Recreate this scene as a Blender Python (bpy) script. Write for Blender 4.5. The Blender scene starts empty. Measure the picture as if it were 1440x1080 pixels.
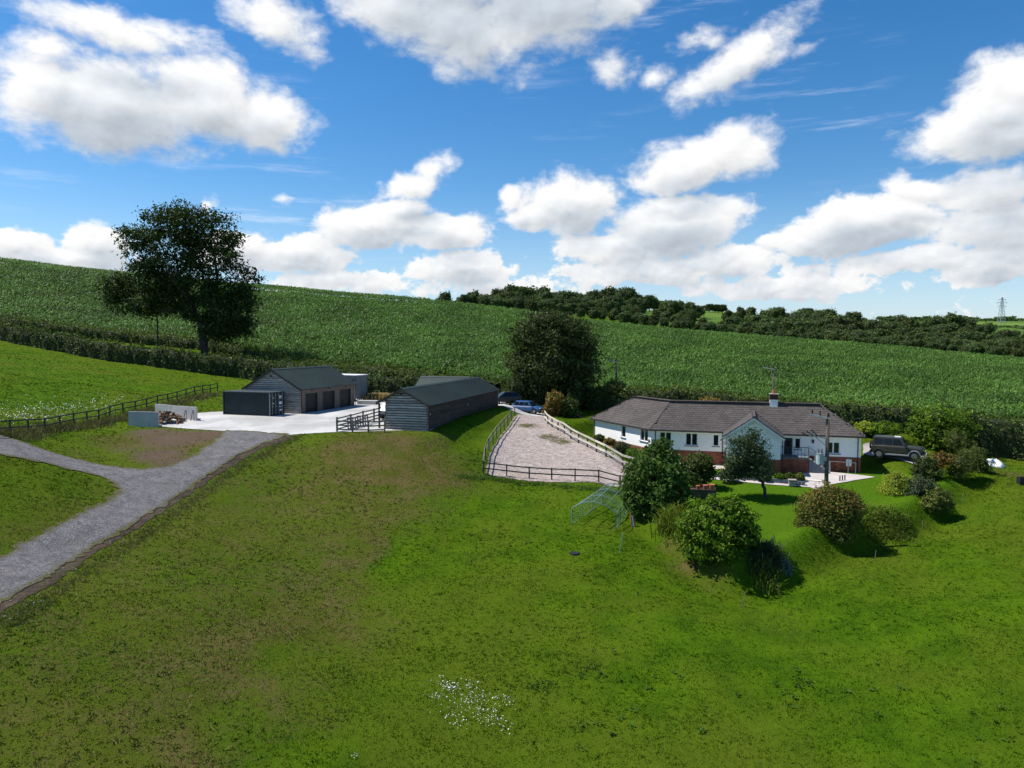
import bpy, math, random
import numpy as np
from mathutils import Vector, geometry
R = math.radians
rng = np.random.default_rng(7)
random.seed(7)
scene = bpy.context.scene
COL = scene.collection

# ------------------------------------------------------------------ camera
F, HOR = 1030.0, 482.0                      # focal length and horizon row of the 1440 px wide photograph
PITCH = math.atan((540 - HOR) / F)
cam_data = bpy.data.cameras.new("camera")
cam = bpy.data.objects.new("camera", cam_data)
COL.objects.link(cam)
cam.location = (0, 0, 0)
cam.rotation_euler = (R(90) - PITCH, 0, 0)
cam_data.sensor_width = 36.0
cam_data.lens = 36.0 * F / 1440.0
cam_data.clip_start = 0.5
cam_data.clip_end = 9000
scene.camera = cam

# ------------------------------------------------------------------ light
SUN_EL, SUN_AZ = R(56), math.atan2(-0.96, 0.24)      # azimuth measured from +Y towards +X
sdir = Vector((math.sin(SUN_AZ) * math.cos(SUN_EL), math.cos(SUN_AZ) * math.cos(SUN_EL), math.sin(SUN_EL)))
sl = bpy.data.lights.new("sun", 'SUN')
sl.energy = 4.9
sl.angle = R(0.53)
sl.color = (1.0, 0.95, 0.87)
so = bpy.data.objects.new("sun", sl)
so.rotation_euler = sdir.to_track_quat('Z', 'Y').to_euler()
so.location = (-60, 20, 80)
COL.objects.link(so)
vs = scene.view_settings
vs.view_transform = 'Standard'
try: vs.look = 'None'
except Exception: pass
vs.exposure = 0.36
vs.gamma = 1.0
vs.use_curve_mapping = False


def pix_dir(px, py):
    a, b = (px - 720) / F, (540 - py) / F
    return np.array([a, math.cos(PITCH) + b * math.sin(PITCH), -math.sin(PITCH) + b * math.cos(PITCH)])


def at(px, py, Y):
    d = pix_dir(px, py)
    return d * (Y / d[1])


# ------------------------------------------------------------------ sky with clouds (world)
world = bpy.data.worlds.new("World")
scene.world = world
world.use_nodes = True


class NT:
    """tiny helper to write node trees"""
    def __init__(s, tree): s.t = tree
    def n(s, typ, **kw):
        nd = s.t.nodes.new(typ)
        for k, v in kw.items():
            if k.startswith('i_'):
                key = k[2:]
                nd.inputs[int(key) if key.isdigit() else key].default_value = v
            else: setattr(nd, k, v)
        return nd
    def l(s, a, b): s.t.links.new(a, b)
    def val(s, x, inp):
        if isinstance(x, (int, float)): inp.default_value = x
        elif isinstance(x, (tuple, list)): inp.default_value = x
        else: s.l(x, inp)
    def m(s, op, a, b=0.0, c=None, clamp=False):
        nd = s.t.nodes.new('ShaderNodeMath'); nd.operation = op; nd.use_clamp = clamp
        s.val(a, nd.inputs[0]); s.val(b, nd.inputs[1])
        if c is not None: s.val(c, nd.inputs[2])
        return nd.outputs[0]
    def mix(s, f, a, b, typ='RGBA', blend='MIX'):
        nd = s.t.nodes.new('ShaderNodeMix'); nd.data_type = typ
        if typ == 'RGBA':
            nd.blend_type = blend
            i, o = (0, 6, 7), 2
        else: i, o = (0, 2, 3), 0
        s.val(f, nd.inputs[i[0]])
        for x, k in ((a, i[1]), (b, i[2])):
            if isinstance(x, tuple) and len(x) == 3: x = (*x, 1)
            s.val(x, nd.inputs[k])
        return nd.outputs[o]
    def smooth(s, x, lo, hi, a=0.0, b=1.0):
        nd = s.t.nodes.new('ShaderNodeMapRange'); nd.interpolation_type = 'SMOOTHSTEP'
        s.val(x, nd.inputs[0]); s.val(lo, nd.inputs[1]); s.val(hi, nd.inputs[2])
        nd.inputs[3].default_value = a; nd.inputs[4].default_value = b
        return nd.outputs[0]
    def noise(s, vec, scale, detail=4, rough=0.55, dist=0.0, dim='3D'):
        nd = s.t.nodes.new('ShaderNodeTexNoise'); nd.noise_dimensions = dim
        if vec is not None: s.l(vec, nd.inputs['Vector'])
        nd.inputs['Scale'].default_value = scale; nd.inputs['Detail'].default_value = detail
        nd.inputs['Roughness'].default_value = rough; nd.inputs['Distortion'].default_value = dist
        return nd.outputs[0]


# each cloud mass: centre in the photograph, half width, half height, tilt in degrees, strength
CLOUDS = [
    (150, 145, 150, 75, 4, 1.15), (285, 140, 120, 60, 10, 1.1), (60, 120, 105, 65, 0, 1.05), (370, 160, 75, 55, 10, 1.0), (170, 38, 160, 34, 5, .9), (60, 65, 80, 36, -15, .75),
    (390, 30, 80, 45, 5, .85), (410, 18, 60, 24, 0, .7),
    (560, 10, 110, 55, 10, 1.0), (650, 40, 110, 62, 14, 1.05), (760, 20, 130, 58, -6, 1.1), (860, 5, 100, 42, -20, .9), (700, -40, 300, 70, 0, 1.1),
    (868, 92, 62, 30, -12, .66), (1035, 85, 105, 42, -32, .95), (985, 55, 60, 30, -20, .6), (925, 105, 34, 24, -10, .55), (1130, 65, 60, 18, -10, .4),
    (1390, 155, 125, 58, -12, 1.1), (1430, 120, 90, 50, -20, 1.0), (1450, 180, 110, 40, 0, 1.0), (1330, 165, 60, 28, -10, .8),
    (985, 225, 105, 42, -8, 1.1), (1020, 205, 62, 36, 0, 1.0), (925, 250, 70, 18, 0, .7), (1065, 220, 45, 20, 10, .5),
    (578, 262, 58, 24, -22, .9), (605, 238, 34, 26, -30, .85), (298, 282, 22, 16, -15, .52), (406, 287, 34, 14, -5, .50), (480, 275, 30, 10, 10, .25),
    (795, 285, 66, 46, 0, 1.1), (760, 300, 60, 30, 0, .9), (722, 280, 22, 22, 0, .85), (850, 300, 50, 18, 10, .6),
    (520, 318, 72, 34, -8, 1.1), (555, 300, 50, 22, -10, .9), (620, 328, 76, 30, -4, 1.0), (650, 330, 50, 28, 0, .9),
    (20, 340, 70, 24, 0, 1.0), (140, 345, 58, 34, 0, 1.0), (100, 362, 130, 22, 0, .9), (330, 350, 60, 30, 0, 1.0), (315, 330, 24, 20, 0, .8), (420, 360, 100, 26, 0, .95), (650, 380, 90, 26, 0, .95), (470, 395, 160, 24, 0, .8),
    (940, 320, 115, 44, -6, 1.15), (960, 292, 60, 26, 0, .95), (860, 352, 95, 28, 0, .95), (1030, 295, 50, 28, 0, .7), (1000, 370, 140, 24, -4, .9), (900, 385, 150, 26, 0, .85),
    (1200, 322, 110, 42, -10, 1.15), (1245, 305, 70, 34, 0, 1.1), (1130, 345, 80, 24, 0, .9), (1170, 300, 60, 20, 0, .6),
    (1390, 262, 90, 40, 0, 1.05), (1300, 265, 80, 28, 10, .85), (1390, 320, 120, 40, 0, .95), (1400, 372, 90, 34, -12, 1.05), (1300, 370, 160, 26, 0, .85), (1100, 400, 200, 24, 0, .8),
    (1120, 390, 50, 22, 0, .75), (720, 405, 180, 22, 0, .7),
]


def dir_uv(px, py):
    d = pix_dir(px, py)
    return math.atan2(d[0], d[1]), d[2] / math.hypot(d[0], d[1])


def cloud_group():
    g = bpy.data.node_groups.new('cloud_density', 'ShaderNodeTree')
    g.interface.new_socket('Vector', in_out='INPUT', socket_type='NodeSocketVector')
    g.interface.new_socket('Density', in_out='OUTPUT', socket_type='NodeSocketFloat')
    t = NT(g)
    gi = t.n('NodeGroupInput'); go = t.n('NodeGroupOutput')
    P = gi.outputs[0]
    # billow the shapes: warp the lookup with noise
    w1 = t.n('ShaderNodeTexNoise', i_Scale=8.5, i_Detail=4.0, i_Roughness=.6); t.l(P, w1.inputs['Vector'])
    off = t.n('ShaderNodeVectorMath', operation='MULTIPLY_ADD'); t.l(w1.outputs['Color'], off.inputs[0])
    off.inputs[1].default_value = (.075, .055, 0); off.inputs[2].default_value = (-.0375, -.0275, 0)
    wp = t.n('ShaderNodeVectorMath', operation='ADD'); t.l(P, wp.inputs[0]); t.l(off.outputs[0], wp.inputs[1])
    acc = None
    for (px, py, hw, hh, rot, st) in CLOUDS:
        u, v = dir_uv(px, py)
        mp = t.n('ShaderNodeMapping', vector_type='TEXTURE')
        mp.inputs['Location'].default_value = (u, v, 0)
        mp.inputs['Rotation'].default_value = (0, 0, R(-rot))
        k = math.cos(u)
        mp.inputs['Scale'].default_value = (hw / F * 1.5 * k * k, hh / F * 1.5 * k, 10)
        t.l(wp.outputs[0], mp.inputs['Vector'])
        gr = t.n('ShaderNodeTexGradient', gradient_type='SPHERICAL'); t.l(mp.outputs[0], gr.inputs[0])
        a = t.m('MULTIPLY', gr.outputs['Fac'], st * 1.6)
        acc = a if acc is None else t.m('SMOOTH_MAX', acc, a, .12)
    # everywhere else the same kind of sky goes on: scattered heaps, a bank low down
    sep = t.n('ShaderNodeSeparateXYZ'); t.l(P, sep.inputs[0])
    inside = t.smooth(t.m('ABSOLUTE', sep.outputs[0]), .66, .8)
    above = t.smooth(sep.outputs[1], .52, .62)
    outm = t.m('MAXIMUM', inside, above)
    gen = t.m('MULTIPLY', t.smooth(t.noise(wp.outputs[0], 3.2, 4), .5, .72), outm)
    acc = t.m('SMOOTH_MAX', acc, gen, .1)
    mpb = t.n('ShaderNodeMapping'); mpb.inputs['Scale'].default_value = (6, 22, 1); t.l(wp.outputs[0], mpb.inputs[0])
    nb = t.noise(mpb.outputs[0], 1.0, 3)
    band = t.m('MULTIPLY', t.smooth(sep.outputs[1], .15, .05), t.smooth(nb, .34, .62))
    acc = t.m('SMOOTH_MAX', acc, t.m('MULTIPLY', band, .56), .1)
    # cauliflower edge
    mpn = t.n('ShaderNodeMapping'); mpn.inputs['Scale'].default_value = (1, 1.35, 1); t.l(P, mpn.inputs[0])
    n1 = t.mix(t.smooth(sep.outputs[1], .20, .07), t.noise(mpn.outputs[0], 17.0, 8, .58, .3), t.noise(mpn.outputs[0], 36.0, 7, .6, .2), typ='FLOAT')
    n2 = t.noise(mpn.outputs[0], 55.0, 5, .6)
    d = t.m('ADD', acc, t.m('MULTIPLY', t.m('SUBTRACT', n1, .5), 1.55))
    d = t.m('ADD', d, t.m('MULTIPLY', t.m('SUBTRACT', n2, .5), .50))
    d = t.m('SUBTRACT', d, t.smooth(sep.outputs[1], .06, .26, .57, .50))
    t.l(d, go.inputs[0])
    g.interface.new_socket('Smooth', in_out='OUTPUT', socket_type='NodeSocketFloat')
    nl = t.mix(t.smooth(sep.outputs[1], .20, .07), t.noise(mpn.outputs[0], 9.0, 2, .5), t.noise(mpn.outputs[0], 22.0, 2.5, .5), typ='FLOAT')
    t.l(t.m('ADD', acc, t.m('MULTIPLY', t.m('SUBTRACT', nl, .5), 1.5)), go.inputs[1])
    return g


def make_world():
    t = NT(world.node_tree)
    world.node_tree.nodes.clear()
    out = t.n('ShaderNodeOutputWorld')
    bg = t.n('ShaderNodeBackground')
    bg.inputs['Strength'].default_value = 0.10
    sky = t.n('ShaderNodeTexSky', sky_type='NISHITA', sun_disc=False, sun_elevation=SUN_EL, sun_rotation=SUN_AZ,
              altitude=300.0, air_density=1.0, dust_density=0.25, ozone_density=3.2)
    tc = t.n('ShaderNodeTexCoord')
    sep = t.n('ShaderNodeSeparateXYZ'); t.l(tc.outputs['Generated'], sep.inputs[0])
    x, y, z = sep.outputs
    az = t.m('ARCTAN2', x, y)
    rad = t.m('SQRT', t.m('ADD', t.m('MULTIPLY', x, x), t.m('MULTIPLY', y, y)))
    el = t.m('MINIMUM', t.m('DIVIDE', z, t.m('MAXIMUM', rad, .02)), 6.0)
    P = t.n('ShaderNodeCombineXYZ'); t.l(az, P.inputs[0]); t.l(el, P.inputs[1])
    g = cloud_group()
    near = t.m('ADD', t.m('MULTIPLY', t.smooth(el, .05, .3), .75), .42)
    def dens(off):
        a = t.n('ShaderNodeVectorMath', operation='MULTIPLY_ADD'); a.inputs[0].default_value = off; t.l(P.outputs[0], a.inputs[2])
        for q in range(1): t.l(near, a.inputs[1])
        gn = t.n('ShaderNodeGroup'); gn.node_tree = g; t.l(a.outputs[0], gn.inputs[0])
        return gn.outputs
    d0 = dens((0, 0, 0))[0]
    d1, s1 = dens((-.008, .014, 0))
    s2 = dens((-.022, .050, 0))[1]
    cover = t.smooth(d0, t.smooth(el, .08, .25, -.02, -.12), t.smooth(el, .08, .30, .20, .66))
    # thickness towards the sun dims the cloud: grey bases, bright crowns
    thick = t.m('ADD', t.m('MULTIPLY', t.m('MAXIMUM', s1, 0.0), .45), t.m('MULTIPLY', t.m('MAXIMUM', s2, 0.0), .80))
    shade = t.smooth(thick, .55, 1.95)
    rim = t.m('SUBTRACT', d0, d1)
    lit = t.m('ADD', t.m('SUBTRACT', 1.0, t.m('MULTIPLY', shade, .28)), t.m('MULTIPLY', rim, .20))
    lit = t.m('MINIMUM', t.m('MAXIMUM', lit, .35), 1.1)
    ccol = t.mix(shade, (1.0, 1.0, 1.0), (.80, .89, 1.0))
    cl = t.n('ShaderNodeVectorMath', operation='SCALE'); t.l(ccol, cl.inputs[0])
    t.l(t.m('MULTIPLY', lit, 7.5), cl.inputs['Scale'])
    # saturate the clear sky a little, pale veil towards the horizon
    hsv = t.n('ShaderNodeHueSaturation'); hsv.inputs['Saturation'].default_value = 1.34; hsv.inputs['Value'].default_value = 1.06
    t.l(sky.outputs[0], hsv.inputs['Color'])
    veil = t.m('MULTIPLY', t.smooth(el, .22, -.02), .55)
    skyc = t.mix(veil, hsv.outputs[0], (4.2, 5.6, 7.6))
    # thin cirrus streaks in the upper right
    mp = t.n('ShaderNodeMapping'); mp.inputs['Scale'].default_value = (3, 26, 1); mp.inputs['Rotation'].default_value = (0, 0, R(-9)); t.l(P.outputs[0], mp.inputs[0])
    ci = t.m('MULTIPLY', t.smooth(t.noise(mp.outputs[0], 1.6, 6, .65), .52, .8), t.smooth(t.noise(P.outputs[0], 2.6, 2), .46, .66))
    skyc = t.mix(t.m('MULTIPLY', ci, .60), skyc, (7, 7.6, 8.6))
    col = t.mix(cover, skyc, cl.outputs[0])
    t.l(col, bg.inputs['Color'])
    t.l(bg.outputs[0], out.inputs['Surface'])
    try: world.cycles.sampling_method = 'MANUAL'; world.cycles.sample_map_resolution = 512
    except Exception: pass


make_world()


# ------------------------------------------------------------------ mesh helpers
ORIGIN = {}


def tag(o, label=None, cat=None, group=None, kind=None):
    if label: o['label'] = label
    if cat: o['category'] = cat
    if group: o['group'] = group
    if kind: o['kind'] = kind
    return o


def empty(name, loc, label, cat, group=None):
    o = bpy.data.objects.new(name, None)
    o.location = tuple(float(v) for v in loc)
    o.empty_display_size = .5
    COL.objects.link(o)
    ORIGIN[o.name] = np.array(loc, float)
    return tag(o, label, cat, group)


def link(name, me, parent=None, loc=None):
    o = bpy.data.objects.new(name, me)
    COL.objects.link(o)
    if parent is not None:
        o.parent = parent
        ORIGIN[o.name] = ORIGIN[parent.name]
    elif loc is not None:
        o.location = tuple(float(v) for v in loc)
        ORIGIN[o.name] = np.array(loc, float)
    else: ORIGIN[o.name] = np.zeros(3)
    return o


def mesh_np(name, V, Fc, mat, parent=None, loc=None, attrs=None, smooth=False):
    """V (n,3), Fc (m,k) arrays in world space -> one mesh object"""
    V = np.asarray(V, float); Fc = np.asarray(Fc, np.int32)
    org = ORIGIN[parent.name] if parent is not None else (np.array(loc, float) if loc is not None else np.zeros(3))
    me = bpy.data.meshes.new(name)
    me.vertices.add(len(V)); me.vertices.foreach_set('co', (V - org).astype(np.float32).ravel())
    k = Fc.shape[1]
    me.loops.add(Fc.size); me.loops.foreach_set('vertex_index', Fc.ravel())
    me.polygons.add(len(Fc)); me.polygons.foreach_set('loop_start', np.arange(0, Fc.size, k, dtype=np.int32))
    try: me.polygons.foreach_set('loop_total', np.full(len(Fc), k, np.int32))
    except Exception: pass
    me.polygons.foreach_set('use_smooth', np.full(len(Fc), smooth))
    if attrs:
        for an, av in attrs.items():
            me.attributes.new(an, 'FLOAT', 'POINT').data.foreach_set('value', np.asarray(av, np.float32))
    me.update(calc_edges=True)
    me.materials.append(mat)
    return link(name, me, parent, loc)


class MB:
    def __init__(s): s.v, s.f = [], []
    def add(s, vs, fs):
        b = len(s.v); s.v += [tuple(map(float, p)) for p in vs]; s.f += [tuple(b + i for i in f) for f in fs]; return s
    def hexa(s, p):    # 8 points: bottom ring 0-3, top ring 4-7
        return s.add(p, [(3, 2, 1, 0), (4, 5, 6, 7), (0, 1, 5, 4), (1, 2, 6, 5), (2, 3, 7, 6), (3, 0, 4, 7)])
    def box(s, fr, a0, a1, b0, b1, c0, c1):
        return s.hexa([fr(a0, b0, c0), fr(a1, b0, c0), fr(a1, b1, c0), fr(a0, b1, c0), fr(a0, b0, c1), fr(a1, b0, c1), fr(a1, b1, c1), fr(a0, b1, c1)])
    def bar(s, p, q, w, h=None, up=(0, 0, 1)):   # rectangular bar from p to q
        h = h or w; p = Vector(p); q = Vector(q); d = (q - p).normalized()
        u = Vector(up)
        if abs(d.dot(u)) > .98: u = Vector((0, 1, 0)) if abs(d.y) < .9 else Vector((1, 0, 0))
        x = d.cross(u).normalized() * (w / 2); z = x.cross(d).normalized() * (h / 2)
        return s.hexa([p - x - z, p + x - z, q + x - z, q - x - z, p - x + z, p + x + z, q + x + z, q - x + z])
    def tube(s, p, q, r0, r1=None, n=8, cap=True):
        r1 = r0 if r1 is None else r1
        p = Vector(p); q = Vector(q); d = (q - p).normalized()
        x = d.orthogonal().normalized(); y = d.cross(x)
        vs = [p + (x * math.cos(2 * math.pi * i / n) + y * math.sin(2 * math.pi * i / n)) * r0 for i in range(n)]
        vs += [q + (x * math.cos(2 * math.pi * i / n) + y * math.sin(2 * math.pi * i / n)) * r1 for i in range(n)]
        fs = [(i, (i + 1) % n, n + (i + 1) % n, n + i) for i in range(n)]
        if cap: fs += [tuple(range(n - 1, -1, -1)), tuple(range(n, 2 * n))]
        return s.add(vs, fs)
    def prism(s, poly, off):   # polygon (world points) extruded by the vector off
        n = len(poly); o = Vector(off); P = [Vector(p) for p in poly]
        return s.add(P + [p + o for p in P], [tuple(range(n - 1, -1, -1)), tuple(range(n, 2 * n))] + [(i, (i + 1) % n, n + (i + 1) % n, n + i) for i in range(n)])
    def ball(s, c, r, n=8, m=6, sc=(1, 1, 1)):
        vs = [(c[0], c[1], c[2] - r * sc[2])]
        for j in range(1, m):
            a = -math.pi / 2 + math.pi * j / m
            vs += [(c[0] + r * sc[0] * math.cos(a) * math.cos(2 * math.pi * i / n), c[1] + r * sc[1] * math.cos(a) * math.sin(2 * math.pi * i / n), c[2] + r * sc[2] * math.sin(a)) for i in range(n)]
        vs.append((c[0], c[1], c[2] + r * sc[2])); L = len(vs) - 1
        fs = [(0, 1 + (i + 1) % n, 1 + i) for i in range(n)]
        for j in range(m - 2):
            for i in range(n):
                a = 1 + j * n + i; b = 1 + j * n + (i + 1) % n
                fs.append((a, b, b + n, a + n))
        fs += [(L, L - n + i, L - n + (i + 1) % n) for i in range(n)]
        return s.add(vs, fs)
    def build(s, name, mat, parent=None, loc=None, smooth=False, bevel=0):
        org = ORIGIN[parent.name] if parent is not None else (np.array(loc, float) if loc is not None else np.zeros(3))
        me = bpy.data.meshes.new(name)
        me.from_pydata([tuple(np.array(v) - org) for v in s.v], [], s.f)
        me.materials.append(mat)
        if smooth: me.polygons.foreach_set('use_smooth', [True] * len(me.polygons))
        me.update()
        o = link(name, me, parent, loc)
        if bevel:
            b = o.modifiers.new('bevel', 'BEVEL'); b.width = bevel; b.segments = 1; b.limit_method = 'ANGLE'
        return o


def frame(o, u, v):
    o = np.array(o, float); u = np.array([*u, 0.]); v = np.array([*v, 0.]); z = np.array([0, 0, 1.])
    u = u / np.linalg.norm(u); v = v / np.linalg.norm(v)
    fr = lambda a, b, c: o + u * a + v * b + z * c
    fr.o, fr.u, fr.v = o, u, v
    return fr


def on_plane(fr, b, px, py):
    """pixel ray against the upright plane at depth b of the frame -> (a, c)"""
    n = np.cross(fr.u, [0, 0, 1.]); d = pix_dir(px, py)
    t = np.dot(n, fr.o + fr.v * b) / np.dot(n, d)
    p = d * t - fr.o - fr.v * b
    return float(np.dot(p, fr.u)), float(p[2])


def copy_tree(o, parent=None):
    c = o.copy(); COL.objects.link(c)
    if parent is not None: c.parent = parent
    ORIGIN[c.name] = ORIGIN.get(o.name, np.zeros(3))
    for ch in list(o.children): copy_tree(ch, c)
    return c


# ------------------------------------------------------------------ materials
def new_mat(name):
    m = bpy.data.materials.new(name); m.use_nodes = True
    m.node_tree.nodes.clear()
    t = NT(m.node_tree)
    out = t.n('ShaderNodeOutputMaterial'); bs = t.n('ShaderNodeBsdfPrincipled')
    t.l(bs.outputs[0], out.inputs[0])
    return m, t, bs, out


def spec(bs, v):
    k = 'Specular IOR Level' if 'Specular IOR Level' in bs.inputs else 'Specular'
    bs.inputs[k].default_value = v


def mat(name, c, rough=.8, var=.15, scale=2.0, c2=None, bump=0, bscale=30, sp=.3, metal=0, stretch=None, island=0, streak=0):
    m, t, bs, out = new_mat(name)
    pos = t.n('ShaderNodeNewGeometry').outputs['Position']
    vec = pos
    if stretch:
        mp = t.n('ShaderNodeMapping'); mp.inputs['Scale'].default_value = stretch; t.l(pos, mp.inputs[0]); vec = mp.outputs[0]
    a = tuple(x * (1 - var) for x in c); b = c2 or tuple(min(1, x * (1 + var)) for x in c)
    col = t.mix(t.smooth(t.noise(vec, scale, 6, .65), .3, .7), a, b)
    fine = t.noise(vec, scale * 9, 4, .7)
    col = t.mix(1.0, col, t.mix(fine, (.86,) * 3, (1.14,) * 3), blend='MULTIPLY')
    if island:
        ri = t.n('ShaderNodeNewGeometry').outputs['Random Per Island']
        oi = t.n('ShaderNodeObjectInfo').outputs['Random']
        k = t.m('FRACT', t.m('ADD', ri, oi))
        col = t.mix(1.0, col, t.mix(k, (1 - island,) * 3, (1 + island,) * 3), blend='MULTIPLY')
    if streak:
        mp2 = t.n('ShaderNodeMapping'); mp2.inputs['Scale'].default_value = (7, 7, .5); t.l(pos, mp2.inputs[0])
        col = t.mix(t.m('MULTIPLY', t.smooth(t.noise(mp2.outputs[0], 1.0, 4), .5, .8), streak), col, tuple(x * .45 for x in c))
    t.l(col, bs.inputs['Base Color'])
    bs.inputs['Roughness'].default_value = rough; bs.inputs['Metallic'].default_value = metal; spec(bs, sp)
    if bump:
        bn = t.n('ShaderNodeBump'); bn.inputs['Strength'].default_value = bump; bn.inputs['Distance'].default_value = .05
        t.l(t.noise(vec, bscale, 5, .7), bn.inputs['Height']); t.l(bn.outputs[0], bs.inputs['Normal'])
    return m


def foliage(name, c1, c2, c3=None, trans=.22, rough=.5, patch=.25, sp=.25):
    """leaf material: every leaf its own tint, broad patches of tint, a little light through the leaf"""
    m, t, bs, out = new_mat(name)
    geo = t.n('ShaderNodeNewGeometry')
    ri = geo.outputs['Random Per Island']
    col = t.mix(ri, c1, c2)
    if c3: col = t.mix(t.smooth(t.m('FRACT', t.m('MULTIPLY', ri, 7.31)), .72, .95), col, c3)
    k = t.noise(geo.outputs['Position'], patch * 1.6, 3)
    col = t.mix(1.0, col, t.mix(t.smooth(k, .3, .7), (.72,) * 3, (1.28,) * 3), blend='MULTIPLY')
    t.l(col, bs.inputs['Base Color']); bs.inputs['Roughness'].default_value = rough; spec(bs, sp)
    tr = t.n('ShaderNodeBsdfTranslucent')
    tcol = t.mix(1.0, col, (1.25, 1.35, .6), blend='MULTIPLY'); t.l(tcol, tr.inputs[0])
    mx = t.n('ShaderNodeMixShader'); mx.inputs[0].default_value = trans
    t.l(bs.outputs[0], mx.inputs[1]); t.l(tr.outputs[0], mx.inputs[2]); t.l(mx.outputs[0], out.inputs[0])
    return m


M = {}
M['concrete'] = mat('concrete', (.44, .43, .41), .9, .22, .22, bump=.15, sp=.2)
M['concrete_wall'] = mat('concrete_wall', (.47, .455, .43), .9, .10, .8, bump=.2, sp=.2, streak=.35)
M['paving'] = mat('paving', (.48, .43, .405), .9, .10, .8, bump=.1, sp=.2)
M['tarmac'] = mat('tarmac', (.30, .27, .26), .95, .12, .6, bump=.3, sp=.2)
M['render_white'] = mat('white_render', (.88, .86, .83), .9, .03, .5, bump=.05, sp=.2)
M['white'] = mat('white_paint', (.80, .80, .80), .5, .03, 1)
M['brick'] = mat('brick', (.26, .085, .05), .9, .25, 1.5, island=.3, bump=.2)
M['mortar'] = mat('mortar', (.24, .17, .14), .95, .1, 2)
M['tile'] = mat('roof_tile', (.078, .068, .063), .9, .12, .5, island=.13, bump=.2, c2=(.098, .084, .077))
M['tile_base'] = mat('roof_felt', (.06, .05, .045), .9, .1)
M['dark_trim'] = mat('dark_trim', (.025, .025, .027), .5, .1)
M['glass'] = mat('window_glass', (.012, .016, .016), .08, .1, sp=.6)
M['door_dark'] = mat('dark_green_door', (.018, .028, .025), .4, .1)
M['board'] = mat('weathered_board', (.42, .365, .305), .9, .3, .8, stretch=(2, 2, 14), island=.28, bump=.3, c2=(.54, .48, .41))
M['board_dark'] = mat('dark_stained_board', (.062, .046, .038), .85, .35, .9, stretch=(.7, .7, 9), island=.3, bump=.3)
M['timber'] = mat('grey_timber', (.20, .175, .15), .9, .25, 2, island=.25, bump=.2)
M['timber_dark'] = mat('dark_timber', (.075, .062, .050), .9, .3, 2, island=.25, bump=.2)
M['timber_pale'] = mat('pale_timber', (.60, .56, .46), .85, .15, 2, island=.15, bump=.2)
M['timber_brown'] = mat('brown_timber_cladding', (.21, .155, .12), .85, .2, 2, island=.2, stretch=(2, 2, 8), bump=.2)
M['roof_metal'] = mat('green_grey_roof_sheet', (.040, .058, .052), .62, .12, .25, sp=.22)
M['metal_grey'] = mat('galvanised_metal', (.36, .38, .40), .45, .12, 3, metal=.5)
M['metal_green'] = mat('green_painted_tube', (.16, .26, .24), .5, .12, 3)
M['container'] = mat('dark_blue_green_paint', (.014, .026, .030), .5, .2, .7, streak=.3)
M['container_grey'] = mat('grey_steel', (.13, .15, .165), .6, .15, 1, streak=.4)
M['roller'] = mat('charcoal_door', (.012, .012, .013), .5, .1)
M['rubber'] = mat('tyre_rubber', (.012, .012, .012), .85, .1)
M['car_glass'] = mat('car_glass', (.008, .012, .018), .12, .05, sp=.25)
M['car_olive'] = mat('dark_olive_paint', (.040, .038, .030), .28, .05, 1, sp=.5)
M['car_black'] = mat('black_car_paint', (.012, .013, .015), .22, .05, 1, sp=.5)
M['car_blue'] = mat('blue_car_paint', (.03, .10, .24), .3, .05, 1, sp=.5)
M['car_silver'] = mat('silver_car_paint', (.30, .33, .36), .3, .05, 1, metal=.5)
M['chrome'] = mat('wheel_alloy', (.30, .30, .30), .35, .05, metal=.8)
M['lamp_glass'] = mat('lamp_glass', (.6, .6, .58), .15, .05)
M['red_glass'] = mat('rear_lamp', (.25, .01, .01), .2, .05)
M['bark'] = mat('bark', (.060, .050, .040), .95, .3, 3, bump=.5)
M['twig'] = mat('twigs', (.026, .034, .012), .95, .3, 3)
M['terracotta'] = mat('terracotta', (.38, .13, .07), .85, .15)
M['plastic_white'] = mat('white_plastic_sheet', (.80, .80, .80), .5, .05, 2)
M['black_plastic'] = mat('black_plastic', (.02, .02, .023), .5, .1)
M['pole_wood'] = mat('pole_wood', (.105, .088, .072), .9, .3, 2, stretch=(5, 5, .6), bump=.3)
M['log'] = mat('split_log', (.17, .105, .065), .9, .3, 3, island=.45)
M['stone'] = mat('stone', (.32, .29, .26), .95, .2, 2, island=.2, bump=.4)
M['porcelain'] = mat('insulator', (.10, .05, .035), .25, .1)
M['transformer'] = mat('transformer_paint', (.34, .42, .42), .45, .1, 2)

L = {}
L['oak'] = foliage('oak_leaf', (.024, .044, .011), (.062, .092, .022), trans=.22, sp=.12)
L['sycamore'] = foliage('sycamore_leaf', (.028, .048, .013), (.075, .100, .028), (.13, .145, .05), trans=.2, sp=.1)
L['laurel'] = foliage('laurel_leaf', (.050, .105, .010), (.125, .215, .020), (.24, .32, .05), sp=.06, rough=.6, trans=.3)
L['round'] = foliage('round_bush_leaf', (.038, .085, .016), (.088, .155, .032), (.16, .22, .06), sp=.06, rough=.6, trans=.3)
L['fruit'] = foliage('fruit_tree_leaf', (.034, .066, .024), (.085, .120, .052), (.13, .15, .085), sp=.12)
L['dark_shrub'] = foliage('dark_shrub_leaf', (.036, .060, .014), (.085, .115, .026), (.12, .15, .05), sp=.1)
L['photinia'] = foliage('red_tipped_leaf', (.075, .100, .018), (.15, .170, .036), (.18, .145, .045), sp=.06)
L['red_tip'] = foliage('red_leaf_tip', (.16, .07, .03), (.26, .10, .04), sp=.06)
L['gold'] = foliage('golden_conifer', (.20, .25, .026), (.36, .41, .060), sp=.06, trans=.3)
L['olive'] = foliage('olive_leaf', (.060, .085, .016), (.13, .16, .034), (.18, .19, .06), sp=.1)
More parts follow.
